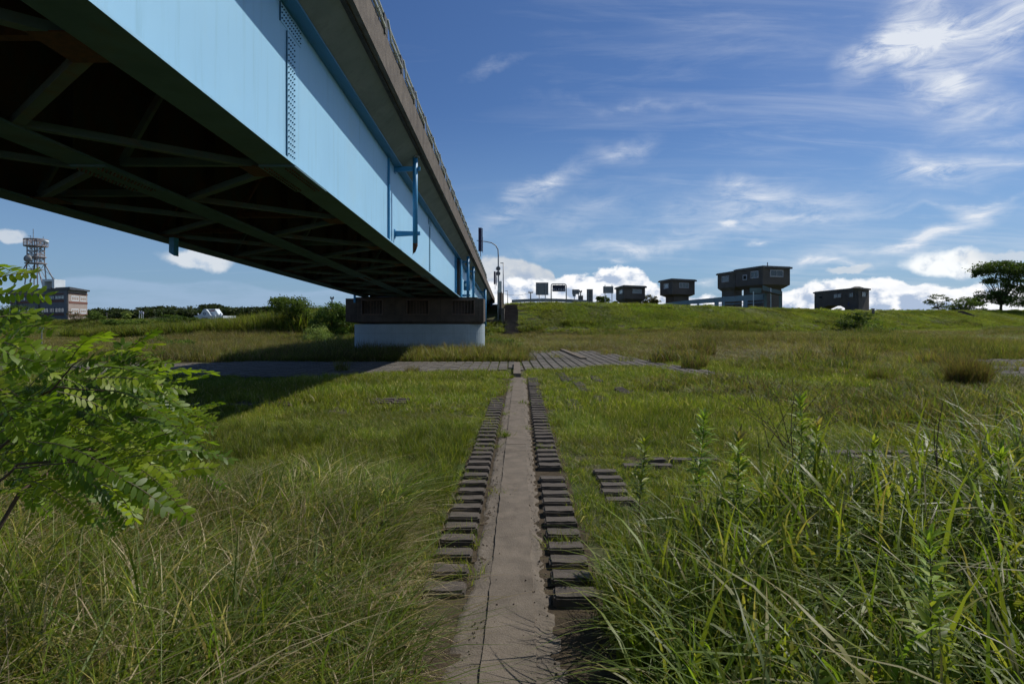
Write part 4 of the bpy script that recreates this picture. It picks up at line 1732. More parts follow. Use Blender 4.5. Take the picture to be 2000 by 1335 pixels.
def tower():
    Y = 124
    cx = at(70, 500, Y).x
    zbase = zc(Y, 560)
    o = empty('antenna_tower', (cx, Y, zbase), 'lattice antenna tower with two ring platforms and a round dish on the office roof', 'antenna tower')
    def ring(m, y, r, n=16, rr=.07):
        z = zc(Y, y)
        pts = [(cx + r * math.cos(2 * math.pi * k / n), Y + r * math.sin(2 * math.pi * k / n), z) for k in range(n + 1)]
        m.tube(pts, rr, 5, False)
    px = 1 / F * Y
    m = MB()
    r1 = 13.5 * px
    corners = [(cx + r1 * math.cos(a), Y + r1 * math.sin(a)) for a in [math.pi / 4 + math.pi / 2 * k for k in range(4)]]
    levels = [514, 505.5, 497, 490, 481, 467]
    for (x, y_) in corners:
        m.tube([(x, y_, zc(Y, 514)), (x, y_, zc(Y, 466))], .12, 6)
    for i in range(5):
        za, zb_ = zc(Y, levels[i]), zc(Y, levels[i + 1])
        for k in range(4):
            a, b_ = corners[k], corners[(k + 1) % 4]
            m.bar((*a, za), (*b_, zb_), .08)
            m.bar((*b_, za), (*a, zb_), .08)
            m.bar((*a, zb_), (*b_, zb_), .1)
            m.bar((*lerp2(a, b_, .5), za), (*lerp2(a, b_, .5), zb_), .07)
    m.build('lattice_mast', M['tower'], o)
    m = MB()
    for k, (x, y_) in enumerate(corners):
        d = 1.55 if k in (1, 2) else 1.62
        fx, fy = cx + (x - cx) * 2.9, Y + (y_ - Y) * 2.0
        m.tube([(x, y_, zc(Y, 514)), (fx, fy, zc(Y, 548) - 1.0)], .11, 6)
        m.tube([(x, y_, zc(Y, 514)), (cx + (x - cx) * 1.3, Y + (y_ - Y) * 1.2, zc(Y, 556))], .11, 6)
        x2, y2 = corners[(k + 1) % 4]
        m.bar((x, y_, zc(Y, 514)), (cx + (x2 - cx) * 1.25, Y + (y2 - Y) * 1.2, zc(Y, 545)), .07)
        m.bar((x, y_, zc(Y, 526)), (x2, y2, zc(Y, 526)), .1)
        m.bar((x, y_, zc(Y, 526)), (fx, fy, zc(Y, 548)), .07)
    m.build('splayed_legs', M['tower'], o)
    for (y0, r) in ((480.5, 19.5), (514, 18), (501.5, 17)):
        m = MB()
        z = zc(Y, y0)
        m.tube([(cx, Y, z - .12), (cx, Y, z + .05)], r * px, 20)
        pl = m.build('platform', M['tower'], o)
    m = MB()
    ring(m, 467.5, 19.5 * px)
    ring(m, 469, 19.5 * px)
    ring(m, 474, 19.5 * px, rr=.04)
    for k in range(16):
        a = 2 * math.pi * k / 16
        x, y_ = cx + 19.5 * px * math.cos(a), Y + 19.5 * px * math.sin(a)
        m.tube([(x, y_, zc(Y, 481)), (x, y_, zc(Y, 467))], .055, 5)
    m.build('railing', M['tower'], o)
    m = MB()
    c = at(55, 505, Y - 2.1)
    m.tube([(c.x, Y - 2.4, c.z), (c.x, Y - 2.1, c.z), (c.x, Y - 1.7, c.z)], [.70, .74, .2], 20)
    m.build('dish', M['sign_back'], o, True)
    m = MB()
    c = at(90.3, 471.5, Y)
    m.tube([(c.x, Y - .6, c.z), (c.x, Y + .4, c.z)], .28, 14)
    m.build('small_dish', M['white_wall'], o, True)
    m = MB()
    m.tube([(at(65, 467, Y).x, Y, zc(Y, 468)), (at(65, 447, Y).x, Y, zc(Y, 447))], .06, 6)
    m.tube([(at(84.5, 467, Y).x, Y, zc(Y, 468)), (at(84.5, 447, Y).x, Y, zc(Y, 462))], .05, 6)
    m.tube([(at(60, 467, Y).x, Y, zc(Y, 468)), (at(60, 447, Y).x, Y, zc(Y, 460))], .05, 6)
    m.bar(at(54, 460, Y), at(61, 461, Y), .05)
    m.build('whip_aerials', M['galv'], o)


tower()


def white_hall():
    Y = 190
    o = empty('white_hall', (at(408, 620, Y).x, Y, 1.0), 'white hall with curved gable, ring ornament and sign box above far reeds', 'building')
    k = Y / F
    def bx(name, x0, x1, y0, y1, d0, d1, mat, par=o):
        a, b_ = at(x0, y0, Y), at(x1, y1, Y)
        return MB().box(a.x, b_.x, Y + d0, Y + d1, b_.z, a.z).build(name, mat, par)
    w = bx('wall', 380, 421, 616.5, 632, 0, 14, M['white_wall'])
    bx('cornice', 379.5, 421.5, 616, 617.3, -.15, 0, M['white_wall'])
    bx('dark_opening', 394.5, 406, 619.5, 623, -.03, -.005, M['sign_back'])
    # curved gable
    pts = []
    for (x, y) in [(385, 616), (391.5, 613), (394, 608), (397, 604), (402, 604), (406, 608), (409.5, 613), (412, 616)]:
        p = at(x, y, Y)
        pts.append((p.x, p.z))
    m = MB()
    n = len(pts)
    vs = [(x, Y + .1, z) for x, z in pts] + [(x, Y + 1.0, z) for x, z in pts]
    m.add(vs, [tuple(range(n - 1, -1, -1)), tuple(range(n, 2 * n))] + [(i, (i + 1) % n, (i + 1) % n + n, i + n) for i in range(n)])
    g = m.build('gable', M['white_wall'], o)
    c = at(399.3, 612.3, Y)
    m = MB()
    pp = [(c.x + .36 * math.cos(2 * math.pi * i / 18), Y + .02, c.z + .36 * math.sin(2 * math.pi * i / 18)) for i in range(19)]
    m.tube(pp, .09, 6, False)
    m.build('ring_ornament', M['blue_band'], g)
    # sign box with sloping side
    P = [at(395, 603, Y), at(416, 603, Y), at(424, 612, Y), at(416, 616, Y), at(395, 616, Y)]
    a, b_, c_ = at(395, 603, Y), at(416, 603, Y), at(416, 616, Y)
    sb = MB().box(a.x, b_.x, Y + 1.2, Y + 4, c_.z, a.z)
    e_ = at(424, 612, Y)
    sb.add([(b_.x + .01, Y + 1.2, c_.z + .3), (e_.x, Y + 1.2, c_.z + .3), (b_.x + .01, Y + 1.2, b_.z), (b_.x + .01, Y + 4, c_.z + .3), (e_.x, Y + 4, c_.z + .3), (b_.x + .01, Y + 4, b_.z)],
           [(0, 1, 2), (5, 4, 3), (0, 3, 4, 1), (1, 4, 5, 2), (2, 5, 3, 0)])
    s = sb.build('sign_box', M['white_wall'], o)
    a, b_ = at(399, 605, Y), at(407.5, 607.5, Y)
    MB().box(a.x, b_.x, Y + 1.16, Y + 1.19, b_.z, a.z).build('green_band', M['green_band'], s)
    a, b_ = at(407.8, 605, Y), at(415.5, 607.5, Y)
    MB().box(a.x, b_.x, Y + 1.16, Y + 1.19, b_.z, a.z).build('red_band', M['red_band'], s)
    bx('side_wing', 421.2, 435, 616.5, 621, .3, 6, M['white_wall'])
    m = MB()
    c = at(428.5, 616.4, Y)
    m.tube([(c.x, Y + 1, c.z), (c.x, Y + 1, c.z + .5), (c.x, Y + 1, c.z + .78), (c.x, Y + 1, c.z + .9)], [.32, .32, .2, .03], 12)
    m.build('turret', M['white_wall'], o)
    m = MB()
    for xx, yy in ((385.5, 612.3), (419.5, 615.8)):
        c = at(xx, yy, Y)
        m.tube([(c.x, Y + .5, c.z - .3), (c.x, Y + .5, c.z), (c.x, Y + .5, c.z + .16)], [.2, .2, .04], 8)
    m.build('finials', M['white_wall'], o)


white_hall()


def flagpoles():
    Y = 165
    for i, (x, yt, col_lab, fl) in enumerate(((272, 606, 'leftmost flagpole with a lilac flag before the wooded hills', True), (276.4, 606, 'middle flagpole with a pale flag before the wooded hills', True), (279.5, 609, 'short bare flagpole right of the two flags', False))):
        p0, p1 = at(x, 626, Y), at(x, yt, Y)
        o = empty('flagpole', p0, col_lab, 'flagpole', 'flagpoles before the hills')
        MB().tube([p0, p1], .07, 6).build('pole', M['white_post'], o)
        if fl:
            m = MB()
            n = 6
            W, Hh = 4.4 / F * Y, 3.6 / F * Y
            vs = []
            for k in range(n + 1):
                t = k / n
                vs += [(p1.x + t * W, Y + .15 * math.sin(t * 7), p1.z - .1 - .3 * t), (p1.x + t * W, Y + .15 * math.sin(t * 7), p1.z - .1 - Hh - .4 * t)]
            m.add(vs, [(2 * k, 2 * k + 1, 2 * k + 3, 2 * k + 2) for k in range(n)])
            m.build('flag', M['flag'], o)


flagpoles()

# little field sign post
p = at(81.5, 641, 44)
gz = tz(p.x, 44)
o = empty('field_marker', (p.x, 44, gz), 'small field marker board on a thin post in the left meadow', 'marker')
MB().tube([(p.x, 44, gz), (p.x, 44, p.z)], .035, 6).build('post', M['galv'], o)
MB().box(p.x - .17, p.x + .17, 43.95, 43.98, p.z - .12, p.z + .05).build('board', M['sign_back'], o)
# far mast
utility(208.5, 611, 628, 150, 'thin far pole with small crossarm right of the office shrubs', 2.0)

# ------------------------------------------------------------------ vegetation helpers
def lin(*c):
    return np.array(c, dtype=float)


GREEN = [lin(.115, .165, .018), lin(.15, .205, .022), lin(.19, .225, .030), lin(.085, .125, .018)]
GREEN_D = [lin(.06, .085, .014), lin(.08, .11, .018), lin(.11, .135, .024)]
STRAW = [lin(.52, .44, .28), lin(.38, .31, .19), lin(.25, .20, .12)]
OLIVE = [lin(.17, .175, .04), lin(.21, .185, .055), lin(.13, .14, .032)]
BROWN = [lin(.14, .10, .055), lin(.18, .13, .075), lin(.10, .075, .04)]
BLUEG = [lin(.12, .17, .05), lin(.16, .20, .07)]


def blade_clump(n, radius, h0, h1, w0, w1, bend0, bend1, seg, pal, wts, seed, bias=(0, 0), spread=1.0, droop=.42, square=False, patch=0.0, arch=2.0, lean1=.3):
    """n curved tapering blades; returns verts, faces, colours"""
    g = np.random.default_rng(seed)
    r = radius * np.sqrt(g.random(n))
    a = g.random(n) * 2 * np.pi
    base = np.stack([r * np.cos(a), r * np.sin(a)], -1)
    if square:
        # tufted ground tile: most blades gather round tuft centres
        nt = max(6, n // 26)
        cen = g.uniform(-radius, radius, (nt, 2))
        base = cen[g.integers(0, nt, n)] + g.normal(0, radius * 1.1 / math.sqrt(nt), (n, 2))
        th = g.uniform(1 - patch, 1 + patch, nt)
        lone = g.random(n) < .35
        base[lone] = g.uniform(-radius, radius, (int(lone.sum()), 2))
    da = g.random(n) * 2 * np.pi
    dirv = np.stack([np.cos(da), np.sin(da)], -1) * spread + np.array(bias)
    nrm = np.linalg.norm(dirv, axis=1, keepdims=True) + 1e-6
    mag = np.clip(nrm, .3, 1.8)
    dirv = dirv / nrm * mag
    h = g.uniform(h0, h1, n)
    if square and patch:
        d2 = ((base[:, None, :] - cen[None]) ** 2).sum(-1)
        h = h * th[d2.argmin(1)]
    w = g.uniform(w0, w1, n)
    lean = g.uniform(.02, lean1, n)
    bend = g.uniform(bend0, bend1, n)
    tw = g.uniform(-1.1, 1.1, n)
    ca, sa = np.cos(tw), np.sin(tw)
    un = dirv / (np.linalg.norm(dirv, axis=1, keepdims=True) + 1e-6)
    side = np.stack([-un[:, 1] * ca + un[:, 0] * sa, un[:, 0] * ca + un[:, 1] * sa, 0.25 * g.normal(size=n)], -1)
    t = np.linspace(0, 1, seg + 1)
    V = np.zeros((n, seg + 1, 2, 3))
    for i, tt in enumerate(t):
        hor = (lean * tt + bend * tt ** arch)[:, None] * dirv * h[:, None]
        z = h * (tt - droop * bend * tt ** (arch + .2))
        c = np.concatenate([base + hor, z[:, None]], 1)
        ww = w * (1 - tt ** 1.6) * (0.75 + .5 * min(tt * 3, 1)) / 1.25 + .0004
        V[:, i, 0] = c - side * ww[:, None] / 2
        V[:, i, 1] = c + side * ww[:, None] / 2
    idx = np.arange(n)[:, None] * (seg + 1) * 2
    fs = []
    for i in range(seg):
        fs.append(np.concatenate([idx + 2 * i, idx + 2 * i + 1, idx + 2 * i + 3, idx + 2 * i + 2], 1))
    Fa = np.concatenate(fs)
    wts = np.array(wts, float)
    wts /= wts.sum()
    pi_ = g.choice(len(pal), n, p=wts)
    col = np.array(pal)[pi_] * g.uniform(.75, 1.25, (n, 1))
    # dry tips on some blades (a real colour of the blade)
    colv = np.repeat(col[:, None, :], (seg + 1) * 2, 1)
    dry = g.random(n) < .22
    k = np.repeat(t, 2)[None, :, None] ** 2 * dry[:, None, None] * .7
    colv = colv * (1 - k) + np.array([.30, .22, .09]) * k
    return V.reshape(-1, 3), Fa, colv.reshape(-1, 3)


def variant(name, parts, mat):
    vs, fs, cs, o = [], [], [], 0
    for v, f, c in parts:
        vs.append(v)
        fs.append(f + o)
        cs.append(c)
        o += len(v)
    me = np_mesh(name, np.concatenate(vs), np.concatenate(fs), np.concatenate(cs), mat)
    ob = bpy.data.objects.new(name, me)
    return ob


def scatter(name, pts, rotz, scale, idx, variants, label, tilt=None):
    """one object: points + geometry nodes placing clump meshes"""
    me = bpy.data.meshes.new(name)
    n = len(pts)
    me.vertices.add(n)
    me.vertices.foreach_set('co', np.ascontiguousarray(pts, dtype=np.float32).ravel())
    rot = np.zeros((n, 3), np.float32)
    rot[:, 2] = rotz
    if tilt is not None:
        rot[:, 0] = tilt[:, 0]
        rot[:, 1] = tilt[:, 1]
    a = me.attributes.new('rot', 'FLOAT_VECTOR', 'POINT')
    a.data.foreach_set('vector', rot.ravel())
    scale = np.asarray(scale, np.float32)
    if scale.ndim == 1:
        scale = np.repeat(scale[:, None], 3, 1)
    a = me.attributes.new('scl', 'FLOAT_VECTOR', 'POINT')
    a.data.foreach_set('vector', np.ascontiguousarray(scale).ravel())
    a = me.attributes.new('idx', 'INT', 'POINT')
    a.data.foreach_set('value', np.asarray(idx, np.int32))
    me.update()
    ob = bpy.data.objects.new(name, me)
    C.objects.link(ob)
    ng = bpy.data.node_groups.new(name, 'GeometryNodeTree')
    ng.interface.new_socket('Geometry', in_out='INPUT', socket_type='NodeSocketGeometry')
    ng.interface.new_socket('Geometry', in_out='OUTPUT', socket_type='NodeSocketGeometry')
    T = NT(ng)
    gi = T.n('NodeGroupInput')
    go = T.n('NodeGroupOutput')
    jn = T.n('GeometryNodeJoinGeometry')
    for v in reversed(variants):
        oi = T.n('GeometryNodeObjectInfo')
        oi.inputs['Object'].default_value = v
        oi.inputs['As Instance'].default_value = True
        ng.links.new(oi.outputs['Geometry'], jn.inputs[0])
    ip = T.n('GeometryNodeInstanceOnPoints')
    ip.inputs['Pick Instance'].default_value = True
    ng.links.new(gi.outputs[0], ip.inputs['Points'])
    ng.links.new(jn.outputs[0], ip.inputs['Instance'])

    def attr(nm, typ):
        na = T.n('GeometryNodeInputNamedAttribute', data_type=typ)
        na.inputs['Name'].default_value = nm
        return na.outputs['Attribute']
    ng.links.new(attr('idx', 'INT'), ip.inputs['Instance Index'])
    ng.links.new(attr('rot', 'FLOAT_VECTOR'), ip.inputs['Rotation'])
    ng.links.new(attr('scl', 'FLOAT_VECTOR'), ip.inputs['Scale'])
    ng.links.new(ip.outputs[0], go.inputs[0])
    md = ob.modifiers.new('clumps', 'NODES')
    md.node_group = ng
    tag(ob, label, kind='stuff')
    return ob


GL, RL = M['grass_leaf'], M['reed_leaf']


def mk(name, n_var, mat, **kw):
    out = []
    for k in range(n_var):
        kk = dict(kw)
        kk['seed'] = kw['seed'] + k * 17
        out.append(variant(f'{name}', [blade_clump(**kk)], mat))
    return out


MIX_LAWN = GREEN + OLIVE[:1] + STRAW[:1]
W_LAWN = [5, 5, 5, 2, 2, 1]
MIX_ROUGH = GREEN_D + OLIVE + BROWN + STRAW[1:2] + GREEN[:2]
W_ROUGH = [3, 3, 3, 3, 2.5, 3, 1.2, .9, 1, 1.0, 3, 3]
MIX_TALL = GREEN + BLUEG + STRAW
W_TALL = [4.5, 3.5, 2, 5.5, 4, 2.5, 3.6, 2.2, 1.2]
LAWN = dict(h0=.05, h1=.20, w0=.006, w1=.012, bend0=.1, bend1=.9, seg=2, pal=MIX_LAWN, wts=W_LAWN)
LAWN_F = dict(h0=.06, h1=.25, w0=.012, w1=.024, bend0=.1, bend1=.8, seg=2, pal=MIX_LAWN, wts=W_LAWN)
ROUGH = dict(h0=.12, h1=.5, w0=.014, w1=.032, bend0=.1, bend1=.8, seg=2, pal=MIX_ROUGH, wts=W_ROUGH)
BR_ROUGH = dict(ROUGH, h1=.6, wts=[2.5, 2, 1.5, 2, 2.5, 3, 3.2, 2.4, 3.2, 1.4, 1, 1])
LEVEE = dict(h0=.12, h1=.38, w0=.035, w1=.07, bend0=.2, bend1=.9, seg=2, pal=[c * 1.15 for c in GREEN] + OLIVE + GREEN_D, wts=[4, 8, 7, 2, 1, .6, 1, .3, .4, 1])
LEVEE_D = dict(h0=.3, h1=1.1, w0=.03, w1=.07, bend0=.1, bend1=.8, seg=2, pal=GREEN_D + GREEN[:1] + OLIVE[:1] + BROWN[:1], wts=[3, 3, 2, 2, 1, .7])
TALL = dict(h0=.2, h1=.92, w0=.007, w1=.022, bend0=.1, bend1=1.0, seg=5, arch=2.7, pal=MIX_TALL, wts=W_TALL, bias=(.34, .05))
LITTER = dict(h0=.10, h1=.40, w0=.005, w1=.011, bend0=.9, bend1=1.6, seg=3, pal=STRAW + BROWN, wts=[6, 3, 2, 1, 1, 1], bias=(.3, 0), droop=.55)
FINE = dict(h0=.15, h1=.55, w0=.006, w1=.016, bend0=.05, bend1=.6, seg=3, arch=2.6, lean1=.22, pal=GREEN + GREEN_D + STRAW[1:], wts=[3, 3, 2, 4, 4, 4, 3, .4, .4])


def pair(name, kw, half, n_tile, n_var, r_small, n_small, seed, patch=.4):
    """ground tiles (square) and small clumps (round) of the same growth"""
    big = [variant(name, [blade_clump(n_tile, half, seed=seed + k, square=True, patch=patch, **kw)], GL) for k in range(n_var)]
    sm = [variant(name, [blade_clump(n_small, r_small, seed=seed + 50 + k, **kw)], GL) for k in range(4)]
    return big, sm, half, n_tile / (4 * half * half) / n_small


P_LAWN = pair('lawn_tile', LAWN, .5, 2600, 6, .17, 80, 100)
P_LAWN_F = pair('lawn_tile_far', LAWN_F, .8, 2300, 6, .3, 80, 150)
P_ROUGH = pair('rough_tile', ROUGH, 1.3, 3600, 6, .42, 110, 200, .75)
P_ROUGH_B = pair('brown_rough_tile', BR_ROUGH, 1.3, 3600, 5, .42, 110, 230, .75)
P_LEVEE = pair('levee_tile', LEVEE, 1.6, 2600, 5, .7, 110, 260, .5)
P_LEVEE_D = pair('levee_weed_tile', LEVEE_D, 1.5, 1500, 4, .7, 110, 300, .7)
P_TALL = pair('tall_grass_tile', TALL, .35, 720, 7, .14, 44, 400, .3)
P_LITTER = pair('litter_tile', LITTER, .4, 1000, 4, .2, 60, 500)
P_FINE = pair('fine_grass_tile', FINE, .35, 850, 6, .14, 55, 700, .3)
V_REED = [variant('broad_reed_clump', [blade_clump(n=14, radius=.12, h0=.55, h1=1.35, w0=.020, w1=.050, bend0=.05, bend1=.85, seg=9, arch=4.0, lean1=.12, pal=GREEN + BLUEG, wts=[5, 5, 5, 2, 1.5, 1.5], seed=600 + k, droop=.5)], RL) for k in range(8)]
V_BANK = [variant('bank_reed_clump', [blade_clump(n=130, radius=.8, h0=.8, h1=1.9, w0=.04, w1=.08, bend0=.05, bend1=.5, seg=3, pal=GREEN_D + GREEN[:3] + OLIVE[:2], wts=[3, 3, 3, 3, 3, 2, 2, 1], seed=800 + k)], GL) for k in range(5)]


def keep_mask(x, y, rand=True):
    rnd = NR.random(x.shape) if rand else np.zeros(x.shape)
    ok = np.ones(x.shape, bool)
    d = x - (0.0134 * y - 0.075)
    ok &= ~((np.abs(d) < 0.34) & (y < 28.5) & (rnd < .985))
    ok &= ~((d > .3) & (d < .72) & (y < 21.8) & (rnd < .96))
    ok &= ~((d < -.3) & (d > -.74) & (y < 11) & (rnd < .93))
    ok &= ~((d < -.3) & (d > -.74) & (y < 17) & (rnd < .55))
    for poly in (PAVE_L, PAVE_R, PAVE_FR):
        ok &= ~(in_poly(x, y, poly) & (rnd < .955))
    ok &= ~((x > -10.1) & (x < -1.5) & (y > 36.4) & (y < 39.6))
    ok &= ~((x > -10.8) & (x < -.9) & (y > 76.3))
    ok &= ~((x > -1.1) & (x < .95) & (y > 70.6) & (y < 84.5))
    ok &= ~((x > 96.3) & (x < 100) & (y > 130.6) & (y < 139))
    if len(CLEAR):
        for cx, cy, r in CLEAR:
            ok &= ~((x - cx) ** 2 + (y - cy) ** 2 < r * r)
    return ok


def smooth_noise(x, y, s, seed=0):
    g = np.random.default_rng(seed)
    v = np.zeros(x.shape)
    for i in range(7):
        a = g.uniform(0, 2 * np.pi)
        f = s * g.uniform(.5, 2.0)
        v += np.sin((x * np.cos(a) + y * np.sin(a)) * f + g.uniform(0, 6.28))
    return v / 7 * 1.6


def seen(x, y):
    return np.abs(x) < (y * 0.93 + 2.5)


def grow(name, pr, x0, x1, y0, y1, label, cond=None, hmod=None, thin=1.0, z_off=-.02, wind=True, tilt=.1):
    """tiles where a whole cell is open ground, loose clumps along its borders"""
    big, sm, half, dens = pr
    cell = half * 2
    gx, gy = np.meshgrid(np.arange(x0 + half, x1, cell), np.arange(y0 + half, y1, cell))
    gx, gy = gx.ravel(), gy.ravel()
    vis = seen(gx, gy)
    gx, gy = gx[vis], gy[vis]
    full = np.ones(gx.shape, bool)
    any_ = np.zeros(gx.shape, bool)
    for dx in (-1, -.5, 0, .5, 1):
        for dy in (-1, -.5, 0, .5, 1):
            px, py = gx + dx * half, gy + dy * half
            k = keep_mask(px, py, False)
            if cond is not None:
                k &= cond(px, py)
            full &= k
            any_ |= k
    full &= NR.random(gx.shape) < thin
    hm = hmod if hmod is not None else (lambda x, y: np.ones(x.shape))
    n = int(full.sum())
    if n:
        x, y = gx[full] + NR.uniform(-.1, .1, n) * half, gy[full] + NR.uniform(-.1, .1, n) * half
        z = terrain(x, y) + z_off
        # lay the tile on the slope
        e = half * .8
        sx = (terrain(x + e, y) - terrain(x - e, y)) / (2 * e)
        sy = (terrain(x, y + e) - terrain(x, y - e)) / (2 * e)
        k4 = NR.integers(0, 4, n) if not wind else np.zeros(n, int)
        rz = k4 * np.pi / 2 + (NR.uniform(-.12, .12, n))
        hs = hm(x, y) * NR.uniform(.9, 1.1, n)
        c_, s_ = np.cos(rz), np.sin(rz)
        # rotation order XYZ: tilt is applied before the z turn, so turn the slope into tile axes
        lx, ly = sx * c_ + sy * s_, -sx * s_ + sy * c_
        tl = np.stack([np.arctan(ly), -np.arctan(lx)], -1)
        sc = np.stack([np.full(n, 1.04), np.full(n, 1.04), hs], -1)
        scatter(name, np.stack([x, y, z], -1), rz, sc, NR.integers(0, len(big), n), big, label, tl)
    rest = any_ & ~full
    m = int(rest.sum())
    if m:
        per = max(1, int(round(dens * cell * cell * 1.0)))
        x = (gx[rest][:, None] + NR.uniform(-half, half, (m, per))).ravel()
        y = (gy[rest][:, None] + NR.uniform(-half, half, (m, per))).ravel()
        k = keep_mask(x, y)
        if cond is not None:
            k &= cond(x, y)
        k &= NR.random(x.shape) < thin
        x, y = x[k], y[k]
        if len(x):
            sc = NR.uniform(.75, 1.15, len(x))
            sc = np.stack([sc, sc, sc * hm(x, y)], -1)
            scatter(name, np.stack([x, y, terrain(x, y) + z_off], -1), NR.uniform(0, 6.28, len(x)) if not wind else NR.uniform(-.5, .5, len(x)), sc,
                    NR.integers(0, len(sm), len(x)), sm, label, NR.normal(0, tilt, (len(x), 2)))
    print(name, n, m)


def loose(name, variants, n, x0, x1, y0, y1, label, cond=None, s0=.7, s1=1.1, hmod=None, tilt=.1):
    x, y = NR.uniform(x0, x1, n), NR.uniform(y0, y1, n)
    k = keep_mask(x, y) & seen(x, y)
    if cond is not None:
        k &= cond(x, y)
    x, y = x[k], y[k]
    sc = NR.uniform(s0, s1, len(x))
    if hmod is not None:
        sc = sc * hmod(x, y)
    scatter(name, np.stack([x, y, terrain(x, y) - .02], -1), NR.uniform(0, 6.28, len(x)), sc, NR.integers(0, len(variants), len(x)), variants, label, NR.normal(0, tilt, (len(x), 2)))


def is_tall(x, y):
    """left foreground bed of tall grass"""
    return (x < np.where(y > 4.7, -1.0 - 0.11 * (y - 4.7), -.30 - .38 * (y - 3.3))) & (y < 7.6 + .5 * np.sin(x * 1.7))


def is_reedbed(x, y):
    return (x > .27 + .19 * (y - 3.7)) & (y < 4.35 + .30 * x)


def is_brown(x, y):
    return smooth_noise(x, y, .16, 21) > -.12


def weedy(x, y):
    return smooth_noise(x, y, .35, 4) + (x - 8.5) * .10 > .15


def lawn_h(x, y):
    return np.clip(1 + .45 * smooth_noise(x, y, .7, 1), .4, 1.7)


grow('lawn_grass', P_LAWN, -14, 17, 5.0, 14, 'short bright green grass of the near flood plain', lambda x, y: ~is_tall(x, y) & ~is_reedbed(x, y) & ~((x > 0) & weedy(x, y) & (y > 9)), lawn_h, wind=False)
grow('lawn_grass', P_LAWN_F, -25, 23, 14, 30, 'short green grass before the paved strip', lambda x, y: ((y < 24.4) | (x > 0.5)) & ~((x > 0) & weedy(x, y)), lawn_h, wind=False)
grow('rough_grass', P_ROUGH, 4, 30, 9, 31, 'weedy brown green grass right of the short lawn', lambda x, y: weedy(x, y) & (x > 0), lambda x, y: np.clip(.8 + .4 * smooth_noise(x, y, .5, 6), .3, 1.4), wind=False)
rh = lambda x, y: np.clip(.85 + .5 * smooth_noise(x, y, .22, 3), .3, 1.5)
grow('rough_grass', P_ROUGH, -78, 84, 30.5, 90, 'green weeds across the middle plain', lambda x, y: ~is_brown(x, y) & (terrain(x, y) < .6), rh, wind=False)
grow('rough_grass', P_ROUGH_B, -78, 84, 30.5, 90, 'brownish dry weeds across the middle plain', lambda x, y: is_brown(x, y) & (terrain(x, y) < .6), rh, wind=False)
loose('pier_foot_grass', P_ROUGH[1], 1500, -11.5, .6, 30.7, 36.5, 'yellow green tufts at the foot of the pier', s0=.7, s1=1.05)
grow('levee_grass', P_LEVEE, -150, 170, 68, 175, 'green mown grass on the levee slope', lambda x, y: terrain(x, y) > .45, lambda x, y: np.clip(.9 + .4 * smooth_noise(x, y, .25, 7), .4, 1.4), wind=False)
grow('meadow_grass', P_LEVEE, -160, 130, 86, 122, 'flat green field before the office and the levee', lambda x, y: (terrain(x, y) <= .6) & (np.abs(x) > 14), wind=False)
grow('levee_weeds', P_LEVEE_D, -110, 130, 66, 140, 'darker weeds along the foot of the levee', lambda x, y: (terrain(x, y) > .02) & (terrain(x, y) < 1.5) & (smooth_noise(x, y * 3, .16, 5) > -.1), lambda x, y: np.clip(.6 + .5 * smooth_noise(x, y, .4, 8), .3, 1.2), wind=False)
loose('bank_reeds', V_BANK, 4200, -48, -9.5, 56, 82, 'tall dark reeds on the bank left of the pier', lambda x, y: (y > 60 + (x + 10) * -.12) & (x < -10.5), .65, 1.1, lambda x, y: np.clip(.8 + (x + 45) * .02, .6, 1.45))
grow('tall_grass', P_TALL, -7.6, -.5, 1.4, 8.3, 'tall leaning grass with dry straw in the left foreground', is_tall,
     lambda x, y: np.clip(1.05 - .07 * (y - 3) + .25 * smooth_noise(x, y, 1.0, 12) - .32 * np.exp(-((x + .75) / .6) ** 2), .25, 1.3))
grow('straw_litter', P_LITTER, -7, -.45, 1.4, 8.0, 'matted dry straw under the tall grass at left', lambda x, y: is_tall(x - .12, y))
loose('fine_grass', P_FINE[1], 2200, -9, -.8, 6.8, 12, 'knee high fine grass left of the path', lambda x, y: smooth_noise(x, y, .8, 14) > -.1, .4, .8)
loose('reed_grass', V_REED, 3000, .5, 6.8, 1.4, 6.6, 'broad arching reed blades in the right foreground', lambda x, y: is_reedbed(x, y) & (x > .45 + .19 * (y - 3.7)), .65, 1.1,
      lambda x, y: np.clip((x - (.1 + .19 * (y - 3.7))) / 1.1, .35, 1) ** .5 * np.clip(1.0 - .02 * y + .09 * x, .75, 1.3), .04)
grow('fine_grass', P_FINE, .35, 7.6, 1.4, 7.2, 'dense dark green grass under the reeds at right', lambda x, y: (x > .22 + .19 * (y - 3.7)) & (y < 5.0 + .3 * x), lambda x, y: np.clip((x - (-.05 + .19 * (y - 3.7))) / .9, .45, 1.35), wind=False)
loose('straw_litter', P_LITTER[1], 350, .9, 7, 1.5, 6.5, 'dry stalks between the reeds at right', is_reedbed, .6, 1.2)


# ------------------------------------------------------------------ single tussocks and plants
def tussock(px, py, Y, h, n, pal, wts, label, seed, rad=.25, cat='grass tussock', group=None, w=(.01, .02), bend=(.05, .6), name='grass_tussock'):
    X = (px - 1000) / F * Y
    v, f, c = blade_clump(n, rad, h * .45, h, w[0], w[1], bend[0], bend[1], 3, pal, wts, seed)
    me = np_mesh(name, v, f, c, GL)
    o = bpy.data.objects.new(name, me)
    C.objects.link(o)
    o.location = (X, Y, tz(X, Y) - .02)
    tag(o, label, cat, group)
    return o


